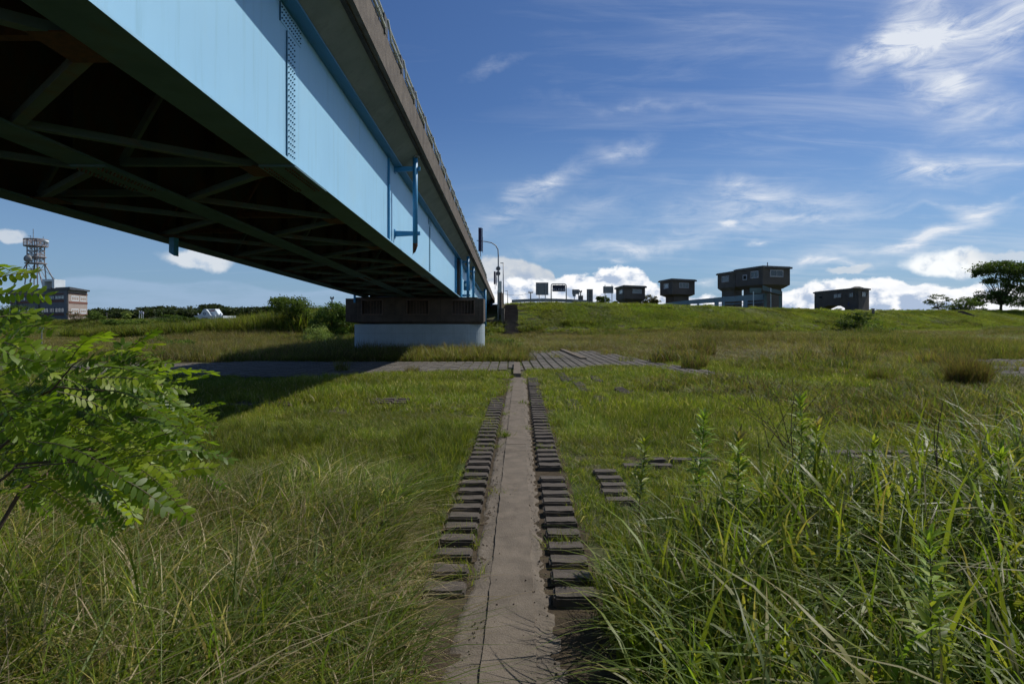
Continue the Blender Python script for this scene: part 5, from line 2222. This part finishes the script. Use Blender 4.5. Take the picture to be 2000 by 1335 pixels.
tussock(1888, 0, 19.5, 1.45, 1100, BROWN + OLIVE + GREEN_D, [4, 3, 4, 2, 2, 1, 1, 1, 1], 'big dark brown tussock in the weeds at far right', 31, .55)
tussock(1718, 0, 21, .85, 360, OLIVE + BROWN + GREEN, [2, 2, 2, 2, 1, 1, 1, 1, 1, 1], 'medium dark tussock left of the big brown one', 32, .4)
tussock(807, 0, 24.2, .46, 220, BROWN + OLIVE, [2, 2, 2, 2, 1, 1], 'small brown tuft on the sunlit paving before the pier', 33, .3)
tussock(668, 0, 25.0, .75, 160, OLIVE + GREEN + BROWN, [2, 2, 2, 1, 1, 1, 1, 2, 1, 1], 'straggly tuft where the bridge shadow crosses the paving', 34, .3)
tussock(988, 0, 11.2, .24, 90, GREEN, [1, 1, 1, 1], 'lone green tuft growing from the joint of the path slab', 35, .06, w=(.006, .012))
for i in range(30):
    _g = random.Random(90 + i)
    _Y = _g.uniform(24, 52)
    _x = _g.uniform(1230, 1960)
    tussock(_x, 0, _Y, _g.uniform(.7, 1.15), 260, OLIVE + BROWN + GREEN_D, [1, 1, 2, 2, 1, 2, 2, 2, 1], 'dark weed tussock, one of many scattered over the plain right of the grid paving', 900 + i, _g.uniform(.5, .9), group='tussocks scattered over the right plain', w=(.02, .045))
tussock(1700, 0, 30, 1.1, 140, GREEN + STRAW[:1], [3, 3, 3, 1, 1], 'yellow green reed tuft in the middle distance right', 36, .3)


def leafset(n_pts, pos, dirs, ups, L, W, cols, fold=.25, seg=2):
    """lanceolate leaves: each 2*seg quads folded along the midrib"""
    n = n_pts
    side = np.cross(dirs, ups)
    side /= np.linalg.norm(side, axis=1, keepdims=True) + 1e-9
    up = np.cross(side, dirs)
    prof = [(0, .12), (.33, 1.0), (.7, .75), (1.0, .03)]
    V = np.zeros((n, len(prof), 3, 3))
    for i, (t, w) in enumerate(prof):
        c = pos + dirs * (L * t)[:, None] - up * (L * .22 * t * t)[:, None]
        V[:, i, 1] = c
        V[:, i, 0] = c - side * (W * w / 2)[:, None] + up * (W * w * fold / 2)[:, None]
        V[:, i, 2] = c + side * (W * w / 2)[:, None] + up * (W * w * fold / 2)[:, None]
    idx = np.arange(n)[:, None] * (len(prof) * 3)
    fs = []
    for i in range(len(prof) - 1):
        for j in (0, 1):
            a = 3 * i + j
            fs.append(np.concatenate([idx + a, idx + a + 1, idx + a + 4, idx + a + 3], 1))
    col = np.repeat(cols[:, None, :], len(prof) * 3, 1)
    return V.reshape(-1, 3), np.concatenate(fs), col.reshape(-1, 3)


def goldenrod(px, pytop, Y, ybase_h=0, label='', seed=0, leafL=.10, lean=0.0, dens=1.0, topred=False):
    g = np.random.default_rng(seed)
    top = at(px, pytop, Y)
    bx, by = top.x - lean, Y + g.uniform(-.05, .05)
    z0 = tz(bx, by)
    o = empty('goldenrod_plant', (bx, by, z0), label, 'wild plant', 'tall goldenrod plants in the right foreground')
    H = top.z - z0
    n = 14
    pts = []
    for i in range(n + 1):
        t = i / n
        pts.append(Vector((bx + lean * t ** 1.5 + .012 * math.sin(t * 7 + seed), by + .01 * math.sin(t * 5), z0 + H * .97 * t)))
    MB().tube(pts, [.0055 * (1 - .6 * i / n) for i in range(n + 1)], 6).build('stem', M['stem_green'], o, True)
    m = int(135 * dens)
    t = .28 + .72 * (np.arange(m) / m) ** .8
    P = np.array([[*(pts[min(int(tt * n), n - 1)].lerp(pts[min(int(tt * n) + 1, n)], tt * n - int(tt * n)))] for tt in t])
    a = np.arange(m) * 2.4 + g.uniform(-.4, .4, m)
    elev = np.where(t > .93, g.uniform(.8, 1.2, m), g.uniform(.05, .95, m))
    D = np.stack([np.cos(a) * np.cos(elev), np.sin(a) * np.cos(elev), np.sin(elev)], -1)
    U = np.tile(np.array([0, 0, 1.0]), (m, 1)) + g.normal(0, .15, (m, 3))
    L = leafL * (.55 + .75 * np.sin(np.clip((t - .2) / .8, 0, 1) * np.pi * .82)) * g.uniform(.8, 1.2, m)
    W = L * .23
    cols = np.array(GREEN)[g.integers(0, 4, m)] * 1.4 * g.uniform(.8, 1.25, (m, 1))
    old = (t < .5) & (g.random(m) < .4)
    cols[old] = np.array([.10, .05, .02])
    if topred:
        cols[t > .96] = np.array([.17, .15, .05])
    v, f, c = leafset(m, P, D, U, L, W, cols)
    v = v - np.array([bx, by, z0])
    me = np_mesh('leaves', v, f, c, RL)
    lo = bpy.data.objects.new('leaves', me)
    C.objects.link(lo)
    lo.parent = o


goldenrod(1258, 850, 5.4, label='leftmost and shortest goldenrod plant, dark leaved, beside the lawn edge', seed=1, leafL=.095, lean=.04)
goldenrod(1372, 797, 5.0, label='tall slender goldenrod second from the left with leaves up its whole stem', seed=2, leafL=.10, lean=.09)
goldenrod(1441, 838, 4.5, label='goldenrod with pale pink tip just right of the tall slender one', seed=3, leafL=.10, lean=.08, topred=True)
goldenrod(1571, 768, 5.0, label='tallest goldenrod plant, rising highest among the weeds', seed=4, leafL=.095, lean=.02)
goldenrod(1602, 818, 4.9, label='reddish tipped goldenrod leaning right against the tallest one', seed=5, leafL=.10, lean=.05, topred=True)
goldenrod(1705, 846, 4.6, label='wide leaved goldenrod standing alone right of the tallest pair', seed=6, leafL=.10, lean=.03)
goldenrod(1775, 925, 3.7, label='low goldenrod half hidden in reeds below the lone one', seed=7, leafL=.09, lean=.02, dens=.8)
goldenrod(1946, 868, 3.9, label='goldenrod at the right edge among the arching reed tips', seed=8, leafL=.10, lean=.03)
goldenrod(1826, 1030, 2.35, label='nearest goldenrod, large pale leaves low at the bottom right', seed=9, leafL=.085, lean=.01)
goldenrod(1838, 1160, 2.1, label='small leafy goldenrod shoot in the bottom right corner', seed=10, leafL=.075, lean=.01, dens=.7)


def bare_twig(px, pyt, Y, label, fork=True, seed=0, lean=.1):
    g = random.Random(seed)
    t = at(px, pyt, Y)
    z0 = tz(t.x, Y)
    m = MB()
    n = 10
    pts = [Vector((t.x - lean * (1 - i / n) + .015 * math.sin(i * 1.3), Y, z0 + (t.z - z0) * i / n)) for i in range(n + 1)]
    m.tube(pts, [.008 * (1 - .7 * i / n) for i in range(n + 1)], 5)
    if fork:
        b = pts[7]
        m.tube([b, b + Vector((-.02, 0, .16)), b + Vector((-.022, 0, .3))], [.004, .003, .002], 5)
        b = pts[5]
        m.tube([b, b + Vector((.06, 0, .1)), b + Vector((.1, 0, .24))], [.004, .003, .0015], 5)
    o = m.build('bare_stalk', M['twig'])
    tag(recenter(o), label, 'dry stalk')


bare_twig(1840, 785, 4.4, 'bare forked grey stalk standing before the bare blocks at right', True, 3, .13)
bare_twig(1550, 770, 4.9, 'thin curved bare stalk just left of the tallest goldenrod', False, 5, .04)


def thorn_bush():
    """arching thin canes with tiny leaves"""
    g = random.Random(12)
    gn = np.random.default_rng(12)
    Y = 10.2
    base = at(1530, 0, Y)
    bx, bz = base.x, tz(base.x, Y)
    o = empty('bramble_bush', (bx, Y, bz), 'sparse arching bramble with tiny pale leaves in the middle right grass', 'bramble')
    canes = []
    for tx, ty in ((1400, 752), (1452, 722), (1375, 770), (1620, 752), (1660, 785), (1590, 745), (1500, 735), (1640, 820), (1420, 790), (1560, 765), (1480, 800), (1690, 810)):
        t = at(tx, ty, Y + g.uniform(-.4, .4))
        s = Vector((bx + g.uniform(-.25, .25), Y + g.uniform(-.2, .2), bz))
        mid = s.lerp(t, .5) + Vector((0, 0, .28))
        canes.append([((1 - k) ** 2) * s + 2 * k * (1 - k) * mid + k * k * t for k in [i / 12 for i in range(13)]])
    m = MB()
    for c in canes:
        m.tube(c, [.008 * (1 - .75 * i / 12) for i in range(13)], 5)
        for k in (5, 7, 9, 10):
            e = c[k] + Vector((g.uniform(-.2, .2), g.uniform(-.1, .1), g.uniform(-.02, .2)))
            m.tube([c[k], c[k].lerp(e, .5) + Vector((0, 0, .03)), e], [.004, .003, .0015], 4)
    m.build('canes', M['twig'], o)
    P = []
    for c in canes:
        for k in range(4, 13):
            for _ in range(11):
                P.append(np.array(c[k]) + gn.normal(0, .055, 3))
    for _ in range(500):
        P.append(np.array([bx + gn.normal(0, .35), Y + gn.normal(0, .3), bz + abs(gn.normal(0, .28)) + .05]))
    P = np.array(P) - np.array([bx, Y, bz])
    n = len(P)
    D = gn.normal(size=(n, 3))
    D /= np.linalg.norm(D, axis=1, keepdims=True)
    v, f, c = leafset(n, P, D, gn.normal(size=(n, 3)), gn.uniform(.015, .03, n), gn.uniform(.01, .018, n), np.array(OLIVE + GREEN)[gn.integers(0, 7, n)] * 1.1)
    lo = bpy.data.objects.new('leaves', np_mesh('leaves', v, f, c, GL))
    C.objects.link(lo)
    lo.parent = o


thorn_bush()


# ------------------------------------------------------------------ locust shrub, left foreground
def locust():
    g = np.random.default_rng(77)
    rr = random.Random(77)
    bx, by = -2.75, 2.3
    o = empty('locust_shrub', (bx, by, 0), 'bright green feathery locust shrub leaning in from the left edge', 'shrub')
    # frond placements: base px, tip px, depth
    fr = []
    hero = [((-60, 596), (88, 556), 1.7), ((-40, 560), (60, 522), 1.75), ((-50, 640), (58, 600), 1.6), ((-60, 660), (30, 690), 1.7), ((-30, 540), (20, 508), 1.8),
            ((132, 715), (205, 630), 1.9), ((170, 740), (318, 738), 1.85), ((180, 700), (278, 672), 2.0), ((190, 760), (332, 800), 1.9), ((150, 780), (318, 790), 2.1),
            ((75, 862), (240, 905), 1.75), ((212, 924), (318, 975), 1.7), ((200, 945), (262, 998), 1.75), ((150, 730), (300, 712), 2.0), ((120, 690), (200, 650), 2.05),
            ((0, 735), (110, 690), 1.8), ((10, 700), (95, 705), 1.85), ((100, 740), (60, 660), 2.1), ((160, 830), (300, 850), 2.1), ((180, 860), (320, 905), 2.2),
            ((-20, 820), (90, 780), 1.8), ((0, 790), (120, 770), 2.0), ((230, 780), (330, 770), 2.3)]
    for h in hero:
        fr.append((*h, 1.0))
    poly = [(-60, 660), (40, 640), (130, 690), (200, 680), (262, 700), (300, 760), (310, 840), (330, 900), (300, 950), (235, 975), (100, 960), (-60, 960)]
    cnt = 0
    while cnt < 165:
        x, y = rr.uniform(-80, 330), rr.uniform(640, 975)
        if not in_poly(np.array([x]), np.array([y]), poly)[0]:
            continue
        Y = rr.uniform(1.9, 2.9)
        L = rr.uniform(.15, .24) * F / Y
        ang = rr.gauss(-8, 38)
        ang = math.radians(ang)
        # keep the tip inside the outline, or close
        tx, ty = x + L * math.cos(ang), y - L * math.sin(ang) * -1
        fr.append(((x, y), (tx, ty), Y, 1.0))
        cnt += 1
    # farther smaller part, right
    for _ in range(75):
        x, y = rr.uniform(270, 385), rr.uniform(800, 915)
        Y = rr.uniform(3.2, 4.0)
        L = rr.uniform(.13, .2) * F / Y
        ang = math.radians(rr.gauss(-12, 40))
        fr.append(((x, y), (x + L * math.cos(ang), y + L * math.sin(ang) * .8), Y, .85))
    VV, FF, CC, off = [], [], [], 0
    stems = MB()
    for (p0, p1, Y, s) in fr:
        a = at(p0[0], p0[1], Y + g.uniform(-.05, .05))
        b = at(p1[0], p1[1], Y + g.uniform(-.12, .12))
        L = (b - a).length
        ax = (b - a).normalized()
        up = Vector((g.normal(0, .35), -.45 + g.normal(0, .35), 1)).normalized()
        side = ax.cross(up).normalized()
        up = side.cross(ax).normalized()
        npair = max(6, int(L / .0165))
        P, D, U = [], [], []
        pts = []
        for i in range(9):
            t = i / 8
            pts.append(a + ax * L * t - Vector((0, 0, 1)) * L * .12 * t * t + up * L * .06 * math.sin(t * math.pi))
        stems.tube(pts, [.0016] * 6 + [.0011] * 3, 4, False)
        for i in range(npair):
            t = .14 + .86 * i / (npair - 1)
            q = pts[min(int(t * 8), 7)].lerp(pts[min(int(t * 8) + 1, 8)], t * 8 - int(t * 8) if t < 1 else 1)
            for sd in (-1, 1):
                d = (side * sd + ax * (.30 + .25 * t) + up * g.normal(-.12, .2)).normalized()
                P.append(q)
                D.append(d)
                U.append(up + Vector(g.normal(0, .25, 3)))
        P.append(pts[-1])
        D.append(ax)
        U.append(up)
        n = len(P)
        P, D, U = np.array([list(p) for p in P]), np.array([list(p) for p in D]), np.array([list(p) for p in U])
        Ln = g.uniform(.030, .040, n) * s
        base = np.array([[.12, .21, .014], [.16, .255, .016], [.08, .15, .012], [.21, .29, .018]])[g.integers(0, 4)]
        cols = base * g.uniform(.85, 1.15, (n, 1))
        # oval leaflets
        sidev = np.cross(D, U)
        sidev /= np.linalg.norm(sidev, axis=1, keepdims=True) + 1e-9
        upv = np.cross(sidev, D)
        prof = [(0.0, .1), (.2, .8), (.5, 1.0), (.8, .82), (1.0, .25)]
        V = np.zeros((n, 5, 2, 3))
        for i, (t, w) in enumerate(prof):
            c = P + D * (Ln * t)[:, None] - upv * (Ln * .1 * t * t)[:, None]
            V[:, i, 0] = c - sidev * (Ln * .42 * w / 2)[:, None]
            V[:, i, 1] = c + sidev * (Ln * .42 * w / 2)[:, None]
        idx = np.arange(n)[:, None] * 10
        f = np.concatenate([np.concatenate([idx + 2 * i, idx + 2 * i + 1, idx + 2 * i + 3, idx + 2 * i + 2], 1) for i in range(4)])
        VV.append(V.reshape(-1, 3))
        FF.append(f + off)
        CC.append(np.repeat(cols[:, None, :], 10, 1).reshape(-1, 3))
        off += n * 10
    v = np.concatenate(VV) - np.array([bx, by, 0])
    lo = bpy.data.objects.new('leaves', np_mesh('leaves', v, np.concatenate(FF), np.concatenate(CC), M['locust_leaf']))
    C.objects.link(lo)
    lo.parent = o
    tag(stems.build('leaf_stalks', M['stem_green'], o), kind='stuff')
    # woody branches
    def br(pts, r):
        P = [Vector((bx, by, 0))] if pts[0] is None else []
        P += [at(*p) for p in pts if p is not None]
        n = len(P)
        m = MB()
        fine = []
        for i in range(n - 1):
            for k in range(4):
                fine.append(P[i].lerp(P[i + 1], k / 4) + Vector((rr.gauss(0, .006), rr.gauss(0, .006), 0)))
        fine.append(P[-1])
        m.tube(fine, [r * (1 - .75 * i / (len(fine) - 1)) for i in range(len(fine))], 6)
        m.build('branch', M['twig'], o, True)
    br([None, (-30, 900, 2.5), (50, 830, 2.5), (110, 750, 2.45), (160, 700, 2.4)], .008)
    br([None, (-60, 905, 2.3), (30, 810, 2.3), (110, 755, 2.2), (220, 765, 2.1)], .007)
    br([None, (-60, 990, 2.1), (40, 905, 2.1), (200, 895, 2.1), (300, 880, 2.2)], .007)
    br([(30, 915, 1.85), (60, 910, 1.8), (165, 900, 1.75), (215, 925, 1.72)], .003)
    br([None, (-80, 800, 1.8), (-60, 650, 1.75), (-30, 580, 1.72)], .010)
    br([None, (40, 960, 2.4), (160, 880, 2.8), (280, 860, 3.3), (350, 860, 3.6)], .010)
    br([(40, 800, 2.0), (0, 760, 1.9), (-20, 720, 1.85)], .006)


locust()


# ------------------------------------------------------------------ trees and shrubs
def crown_mesh(blobs, leaf, seed, pal, per=42, sub=.34, gap=.0, origin=(0, 0, 0)):
    g = np.random.default_rng(seed)
    P, Cc = [], []
    pal = np.array(pal)
    for (cx, cy, cz, rx, ry, rz, ncl) in blobs:
        d = g.normal(size=(ncl, 3))
        d /= np.linalg.norm(d, axis=1, keepdims=True)
        rad = g.uniform(.45, 1.0, (ncl, 1)) ** .6
        cen = np.array([cx, cy, cz]) + d * rad * np.array([rx, ry, rz])
        base = pal[g.integers(0, len(pal), ncl)] * g.uniform(.7, 1.3, (ncl, 1))
        for c, col in zip(cen, base):
            k = per
            q = c + g.normal(0, 1, (k, 3)) * sub * np.array([rx, ry, rz]) * np.array([1, 1, .7]) * .55
            P.append(q)
            Cc.append(np.repeat(col[None], k, 0) * g.uniform(.8, 1.2, (k, 1)))
    P = np.concatenate(P)
    Cc = np.concatenate(Cc)
    n = len(P)
    a = g.normal(size=(n, 3))
    a /= np.linalg.norm(a, axis=1, keepdims=True)
    b = np.cross(a, g.normal(size=(n, 3)))
    b /= np.linalg.norm(b, axis=1, keepdims=True)
    s = g.uniform(.6, 1.3, (n, 1)) * leaf
    V = np.stack([P - a * s, P - b * s * .5, P + a * s, P + b * s * .5], 1)
    f = np.arange(n * 4).reshape(n, 4)
    return np_mesh('crown', V.reshape(-1, 3) - np.array(origin), f, np.repeat(Cc[:, None], 4, 1).reshape(-1, 3), M['tree_leaf'])


DARKG = [(.05, .085, .02), (.07, .11, .026), (.09, .13, .03)]
MIDG = [(.10, .16, .03), (.14, .21, .04), (.08, .13, .028)]
LIGHTG = [(.18, .25, .07), (.24, .30, .09), (.15, .21, .06)]


def tree(name, base, blobs, leaf, seed, pal, label, cat, group=None, per=42, trunk_r=.15, sub=.34, limbs=True, forks=None):
    """blobs in world coordinates (cx,cy,cz,rx,ry,rz,clusters)"""
    o = empty(name, base, label, cat, group)
    me = crown_mesh(blobs, leaf, seed, pal, per, sub, origin=base)
    c = bpy.data.objects.new('crown', me)
    C.objects.link(c)
    c.parent = o
    rr = random.Random(seed)
    m = MB()
    b0 = Vector(base)
    top = Vector((sum(b[0] for b in blobs) / len(blobs), sum(b[1] for b in blobs) / len(blobs), sum(b[2] for b in blobs) / len(blobs)))
    fork = b0.lerp(top, .35 if forks is None else forks)
    m.tube([b0 - Vector((0, 0, .2)), b0.lerp(fork, .5) + Vector((rr.uniform(-.05, .05), 0, 0)) * 2, fork], [trunk_r, trunk_r * .8, trunk_r * .7], 8)
    if limbs:
        for bl in blobs:
            for k in range(3 if len(blobs) < 8 else 2):
                e = Vector(bl[:3]) + Vector((rr.uniform(-.6, .6) * bl[3], rr.uniform(-.6, .6) * bl[4], rr.uniform(-.2, .7) * bl[5]))
                mid = fork.lerp(e, .5) + Vector((rr.uniform(-.1, .1) * bl[3], 0, rr.uniform(-.05, .1) * bl[5]))
                m.tube([fork.lerp(b0, rr.uniform(0, .3)), mid, e], [trunk_r * .42, trunk_r * .24, trunk_r * .08], 6)
    m.build('trunk', M['bark'], o, True)
    return o


def pxblob(x, y, Y, rx, ry, n, depth=None):
    """crown blob from a photo position and radii in photo pixels, at distance Y"""
    p = at(x, y, Y)
    return (p.x, p.y, p.z, rx / F * Y, (depth or (rx + ry) / 2) / F * Y, ry / F * Y, n)


# right: umbrella-shaped tree at the edge
Y = 153
tree('umbrella_tree', (at(1955, 604, Y).x, Y, tz(at(1955, 604, Y).x, Y)),
     [pxblob(1952, 524, Y, 42, 12, 60), pxblob(1996, 524, Y, 22, 10, 24), pxblob(1978, 566, Y, 22, 12, 18), pxblob(1925, 527, Y, 22, 8, 26), pxblob(1985, 530, Y, 26, 12, 34), pxblob(1955, 516, Y, 24, 6, 22), pxblob(1910, 538, Y, 10, 5, 8), pxblob(1940, 548, Y, 16, 8, 16),
      pxblob(1972, 552, Y, 20, 10, 22), pxblob(2005, 555, Y, 20, 14, 24), pxblob(1930, 575, Y, 22, 10, 26), pxblob(1905, 588, Y, 16, 10, 20), pxblob(1960, 582, Y, 22, 14, 30), pxblob(1995, 588, Y, 22, 14, 28)],
      .24, 1, DARKG, 'large flat topped tree with open branching at the right edge', 'tree', per=44, trunk_r=.36, forks=.25, sub=.5)
Y = 136
tree('small_tree', (at(1832, 606, Y).x, Y, tz(at(1832, 606, Y).x, Y)),
     [pxblob(1832, 580, Y, 16, 5, 14), pxblob(1812, 587, Y, 11, 4, 9), pxblob(1850, 584, Y, 10, 4, 9), pxblob(1828, 592, Y, 20, 5, 14), pxblob(1838, 601, Y, 20, 4, 14)],
     .16, 2, DARKG, 'small spreading dark tree on the crest left of the umbrella tree', 'tree', per=24, trunk_r=.12)
Y = 146
tree('crest_shrub', (at(1885, 606, Y).x, Y, tz(at(1885, 606, Y).x, Y)),
     [pxblob(1885, 592, Y, 22, 12, 40), pxblob(1868, 600, Y, 16, 7, 24), pxblob(1905, 598, Y, 22, 9, 30)],
     .17, 3, DARKG + MIDG[:1], 'dense dark shrub at the foot of the umbrella tree', 'shrub', per=34, trunk_r=.1)
# bush on the levee slope
Y = 88
tree('slope_bush', (at(1668, 664, Y).x, Y, tz(at(1668, 664, Y).x, Y)),
     [pxblob(1662, 628, Y, 24, 14, 44), pxblob(1684, 618, Y, 16, 8, 18), pxblob(1648, 640, Y, 14, 10, 18), pxblob(1676, 644, Y, 14, 10, 16)],
     .12, 4, DARKG, 'dark bush leaning on the levee slope below the arched gatehouse', 'bush', per=36, trunk_r=.1)
Y = 84
tree('pale_bush', (at(1722, 664, Y).x, Y, tz(at(1722, 664, Y).x, Y)),
     [pxblob(1712, 636, Y, 24, 14, 26), pxblob(1740, 648, Y, 22, 12, 22), pxblob(1700, 655, Y, 18, 8, 16)],
     .10, 5, LIGHTG[:2] + MIDG, 'loose grey green bush right of the dark slope bush', 'bush', per=22, trunk_r=.07)
Y = 66
tree('low_bush', (at(1818, 680, Y).x, Y, tz(at(1818, 680, Y).x, Y)),
     [pxblob(1815, 668, Y, 34, 13, 40), pxblob(1850, 675, Y, 28, 9, 26), pxblob(1785, 676, Y, 22, 8, 22)],
     .10, 6, DARKG, 'low dark bush before the levee at far right', 'bush', per=30, trunk_r=.06)
tree('low_bush', (at(1950, 684, Y).x, Y, tz(at(1950, 684, Y).x, Y)),
     [pxblob(1950, 678, Y, 48, 10, 40), pxblob(1905, 680, Y, 22, 8, 20)],
     .10, 7, DARKG, 'low dark bush at the right edge of the plain before the levee', 'bush', per=30, trunk_r=.06)
# behind the levee
Y = 135
tree('crest_shrub', (at(1178, 594, Y).x, Y, 3.0), [pxblob(1177, 587, Y, 13, 8, 30), pxblob(1172, 582, Y, 7, 6, 12)], .2, 8, DARKG, 'round dark shrub behind the levee between the narrow and the wide sign', 'shrub', per=30, trunk_r=.12)
tree('crest_shrub', (at(1203, 594, Y).x, Y, 3.0), [pxblob(1203, 592, Y, 9, 4, 14)], .2, 9, DARKG, 'little shrub peeping over the crest at the first gatehouse', 'shrub', per=24, trunk_r=.1)
tree('golden_tree', (at(1270, 594, Y).x, Y, 3.0), [pxblob(1268, 586, Y, 16, 9, 34), pxblob(1282, 589, Y, 10, 5, 14)], .2, 10, [(.12, .11, .04), (.15, .13, .05), (.09, .09, .03)], 'olive brown tree between the first and second gatehouses', 'tree', per=30, trunk_r=.15)
# left of pier
Y = 62
tree('broad_bush', (at(572, 668, Y).x, Y, tz(at(572, 668, Y).x, Y)),
     [pxblob(565, 598, Y, 36, 20, 80), pxblob(590, 610, Y, 26, 24, 50), pxblob(545, 592, Y, 20, 12, 26), pxblob(575, 640, Y, 34, 20, 60), pxblob(610, 630, Y, 16, 18, 24)],
     .10, 11, MIDG + DARKG[2:], 'tall broad green bush, highest left of the pier', 'bush', per=50, trunk_r=.14)
Y = 58
tree('broad_bush', (at(652, 664, Y).x, Y, tz(at(652, 664, Y).x, Y)),
     [pxblob(650, 608, Y, 30, 18, 54), pxblob(668, 630, Y, 22, 24, 44), pxblob(630, 635, Y, 24, 20, 44), pxblob(660, 655, Y, 28, 14, 40)],
     .10, 12, DARKG + MIDG[:1], 'dark leafy bush right beside the pier cap', 'bush', per=46, trunk_r=.12)
Y = 47
tree('pale_willow_bush', (at(630, 684, Y).x, Y, tz(at(630, 684, Y).x, Y)),
     [pxblob(618, 652, Y, 24, 18, 40), pxblob(642, 664, Y, 28, 16, 44), pxblob(606, 668, Y, 16, 12, 22), pxblob(655, 676, Y, 22, 9, 24)],
     .05, 13, LIGHTG, 'pale soft green bush in front of the dark ones beside the pier', 'bush', per=60, trunk_r=.06)
Y = 49
tree('brown_bush', (at(562, 684, Y).x, Y, tz(at(562, 684, Y).x, Y)),
     [pxblob(562, 670, Y, 28, 11, 34), pxblob(590, 674, Y, 16, 8, 16)],
     .05, 14, [(.12, .10, .045), (.10, .11, .04), (.14, .12, .06)], 'low brownish bush left of the pale soft one', 'bush', per=50, trunk_r=.04)
Y = 44
tree('low_bush', (at(350, 690, Y).x, Y, tz(at(350, 690, Y).x, Y)), [pxblob(350, 671, Y, 26, 10, 26)], .05, 15, MIDG, 'small round green bush in the open meadow at left', 'bush', per=44, trunk_r=.04)
tree('low_bush', (at(300, 690, Y).x, Y, tz(at(300, 690, Y).x, Y)), [pxblob(300, 663, 50, 30, 9, 22)], .05, 16, DARKG + MIDG, 'flat dark bush left of the small round one in the meadow', 'bush', per=40, trunk_r=.04)
Y = 112
tree('yard_shrub', (at(40, 628, Y).x, Y, 1.3), [pxblob(30, 612, Y, 34, 16, 60), pxblob(65, 616, Y, 18, 12, 30), pxblob(-10, 610, Y, 24, 18, 30)], .13, 17, DARKG, 'big dark shrub mass in front of the office', 'shrub', per=40, trunk_r=.15)
tree('yard_shrub', (at(148, 628, Y).x, Y, 1.3), [pxblob(148, 618, Y, 14, 9, 22), pxblob(140, 612, Y, 8, 6, 8)], .11, 18, [(.12, .10, .06), (.08, .09, .03), (.16, .12, .09)], 'loose reddish green shrub at the end wall of the office', 'shrub', per=26, trunk_r=.08)
tree('yard_shrub', (at(184, 628, Y).x, Y, 1.3), [pxblob(182, 616, Y, 17, 8, 28), pxblob(196, 621, Y, 10, 6, 12)], .12, 19, MIDG, 'rounded green shrub just right of the office', 'shrub', per=34, trunk_r=.08)
Y = 140
tree('yellow_tree', (at(248, 626, Y).x, Y, 1.2), [pxblob(248, 614, Y, 10, 7, 20)], .15, 20, LIGHTG, 'small yellow green round tree left of the flagpoles', 'tree', per=30, trunk_r=.1)
Y = 100
for i, (x, y, rx, ry, lab) in enumerate(((330, 622, 30, 8, 'hedge bush below the flagpoles in the far meadow'), (260, 628, 26, 6, 'low hedge bush left of the flagpoles'), (372, 624, 16, 6, 'hedge bush at the foot of the white hall'), (215, 629, 20, 5, 'low hedge bush right of the office shrubs'))):
    tree('hedge_bush', (at(x, 634, Y).x, Y, 1.2), [pxblob(x, y, Y, rx, ry, 34), pxblob(x + rx * .6, y + 2, Y, rx * .5, ry * .8, 14)], .11, 30 + i, MIDG + DARKG[:1], lab, 'bush', 'hedge bushes in the far meadow', per=34, trunk_r=.05)


# weeds leaning at the right foot of the pier
Y = 41
tree('pier_weed', (at(985, 690, Y).x, Y, tz(-.5, Y)), [pxblob(975, 668, Y, 26, 10, 26), pxblob(1000, 672, Y, 22, 8, 20), pxblob(955, 655, Y, 10, 10, 8)], .04, 41, MIDG + LIGHTG[:1], 'loose green weeds between the pier and the levee stairs', 'weeds', per=50, trunk_r=.02)


def far_wood():
    """continuous wooded ridge, one mass"""
    g = np.random.default_rng(5)
    P = []
    for (x0, x1, prof, Y) in ((-200, 560, [(-200, 608), (150, 612), (185, 606), (215, 602), (240, 607), (270, 603), (300, 602), (330, 601), (360, 604), (385, 600), (405, 597), (430, 598), (445, 603), (460, 606), (500, 603), (560, 606)], 420),
                              (170, 720, [(170, 612), (260, 609), (330, 607), (400, 609), (470, 604), (520, 602), (720, 608)], 330)):
        for _ in range(150 if Y == 420 else 110):
            x = g.uniform(x0, x1)
            yt = np.interp(x, [p[0] for p in prof], [p[1] for p in prof]) - 2.5
            rx = g.uniform(6, 13)
            P.append(pxblob(x, yt + rx * .55, Y, rx, rx * .6, 10))
            P.append(pxblob(x + g.uniform(-5, 5), yt + 9, Y - 4, rx, rx * .7, 8))
    me = crown_mesh(P, .75, 55, [(.028, .045, .016), (.04, .058, .02), (.05, .062, .022)], per=14, sub=.55)
    o = bpy.data.objects.new('distant_wood', me)
    C.objects.link(o)
    tag(o, 'dark wooded ridge along the left horizon', kind='stuff')
    # solid hill behind the leaves
    b = MB()
    prof = [(-200, 611), (185, 611), (300, 606), (405, 602), (445, 607), (520, 606), (720, 612)]
    n = len(prof)
    Y = 430
    vs = []
    for x, y in prof:
        p = at(x, y + 1, Y)
        vs += [(p.x, Y - 10, 0), (p.x, Y, p.z), (p.x, Y + 60, 0)]
    fs = []
    for i in range(n - 1):
        a = 3 * i
        fs += [(a, a + 3, a + 4, a + 1), (a + 1, a + 4, a + 5, a + 2)]
    b.add(vs, fs)
    hm = pm('hill_ground', (.03, .045, .016), (.04, .055, .02), .1, .95)
    tag(b.build('hill', hm), 'low hill under the wood', kind='structure')


far_wood()
print('objects', len(bpy.data.objects))
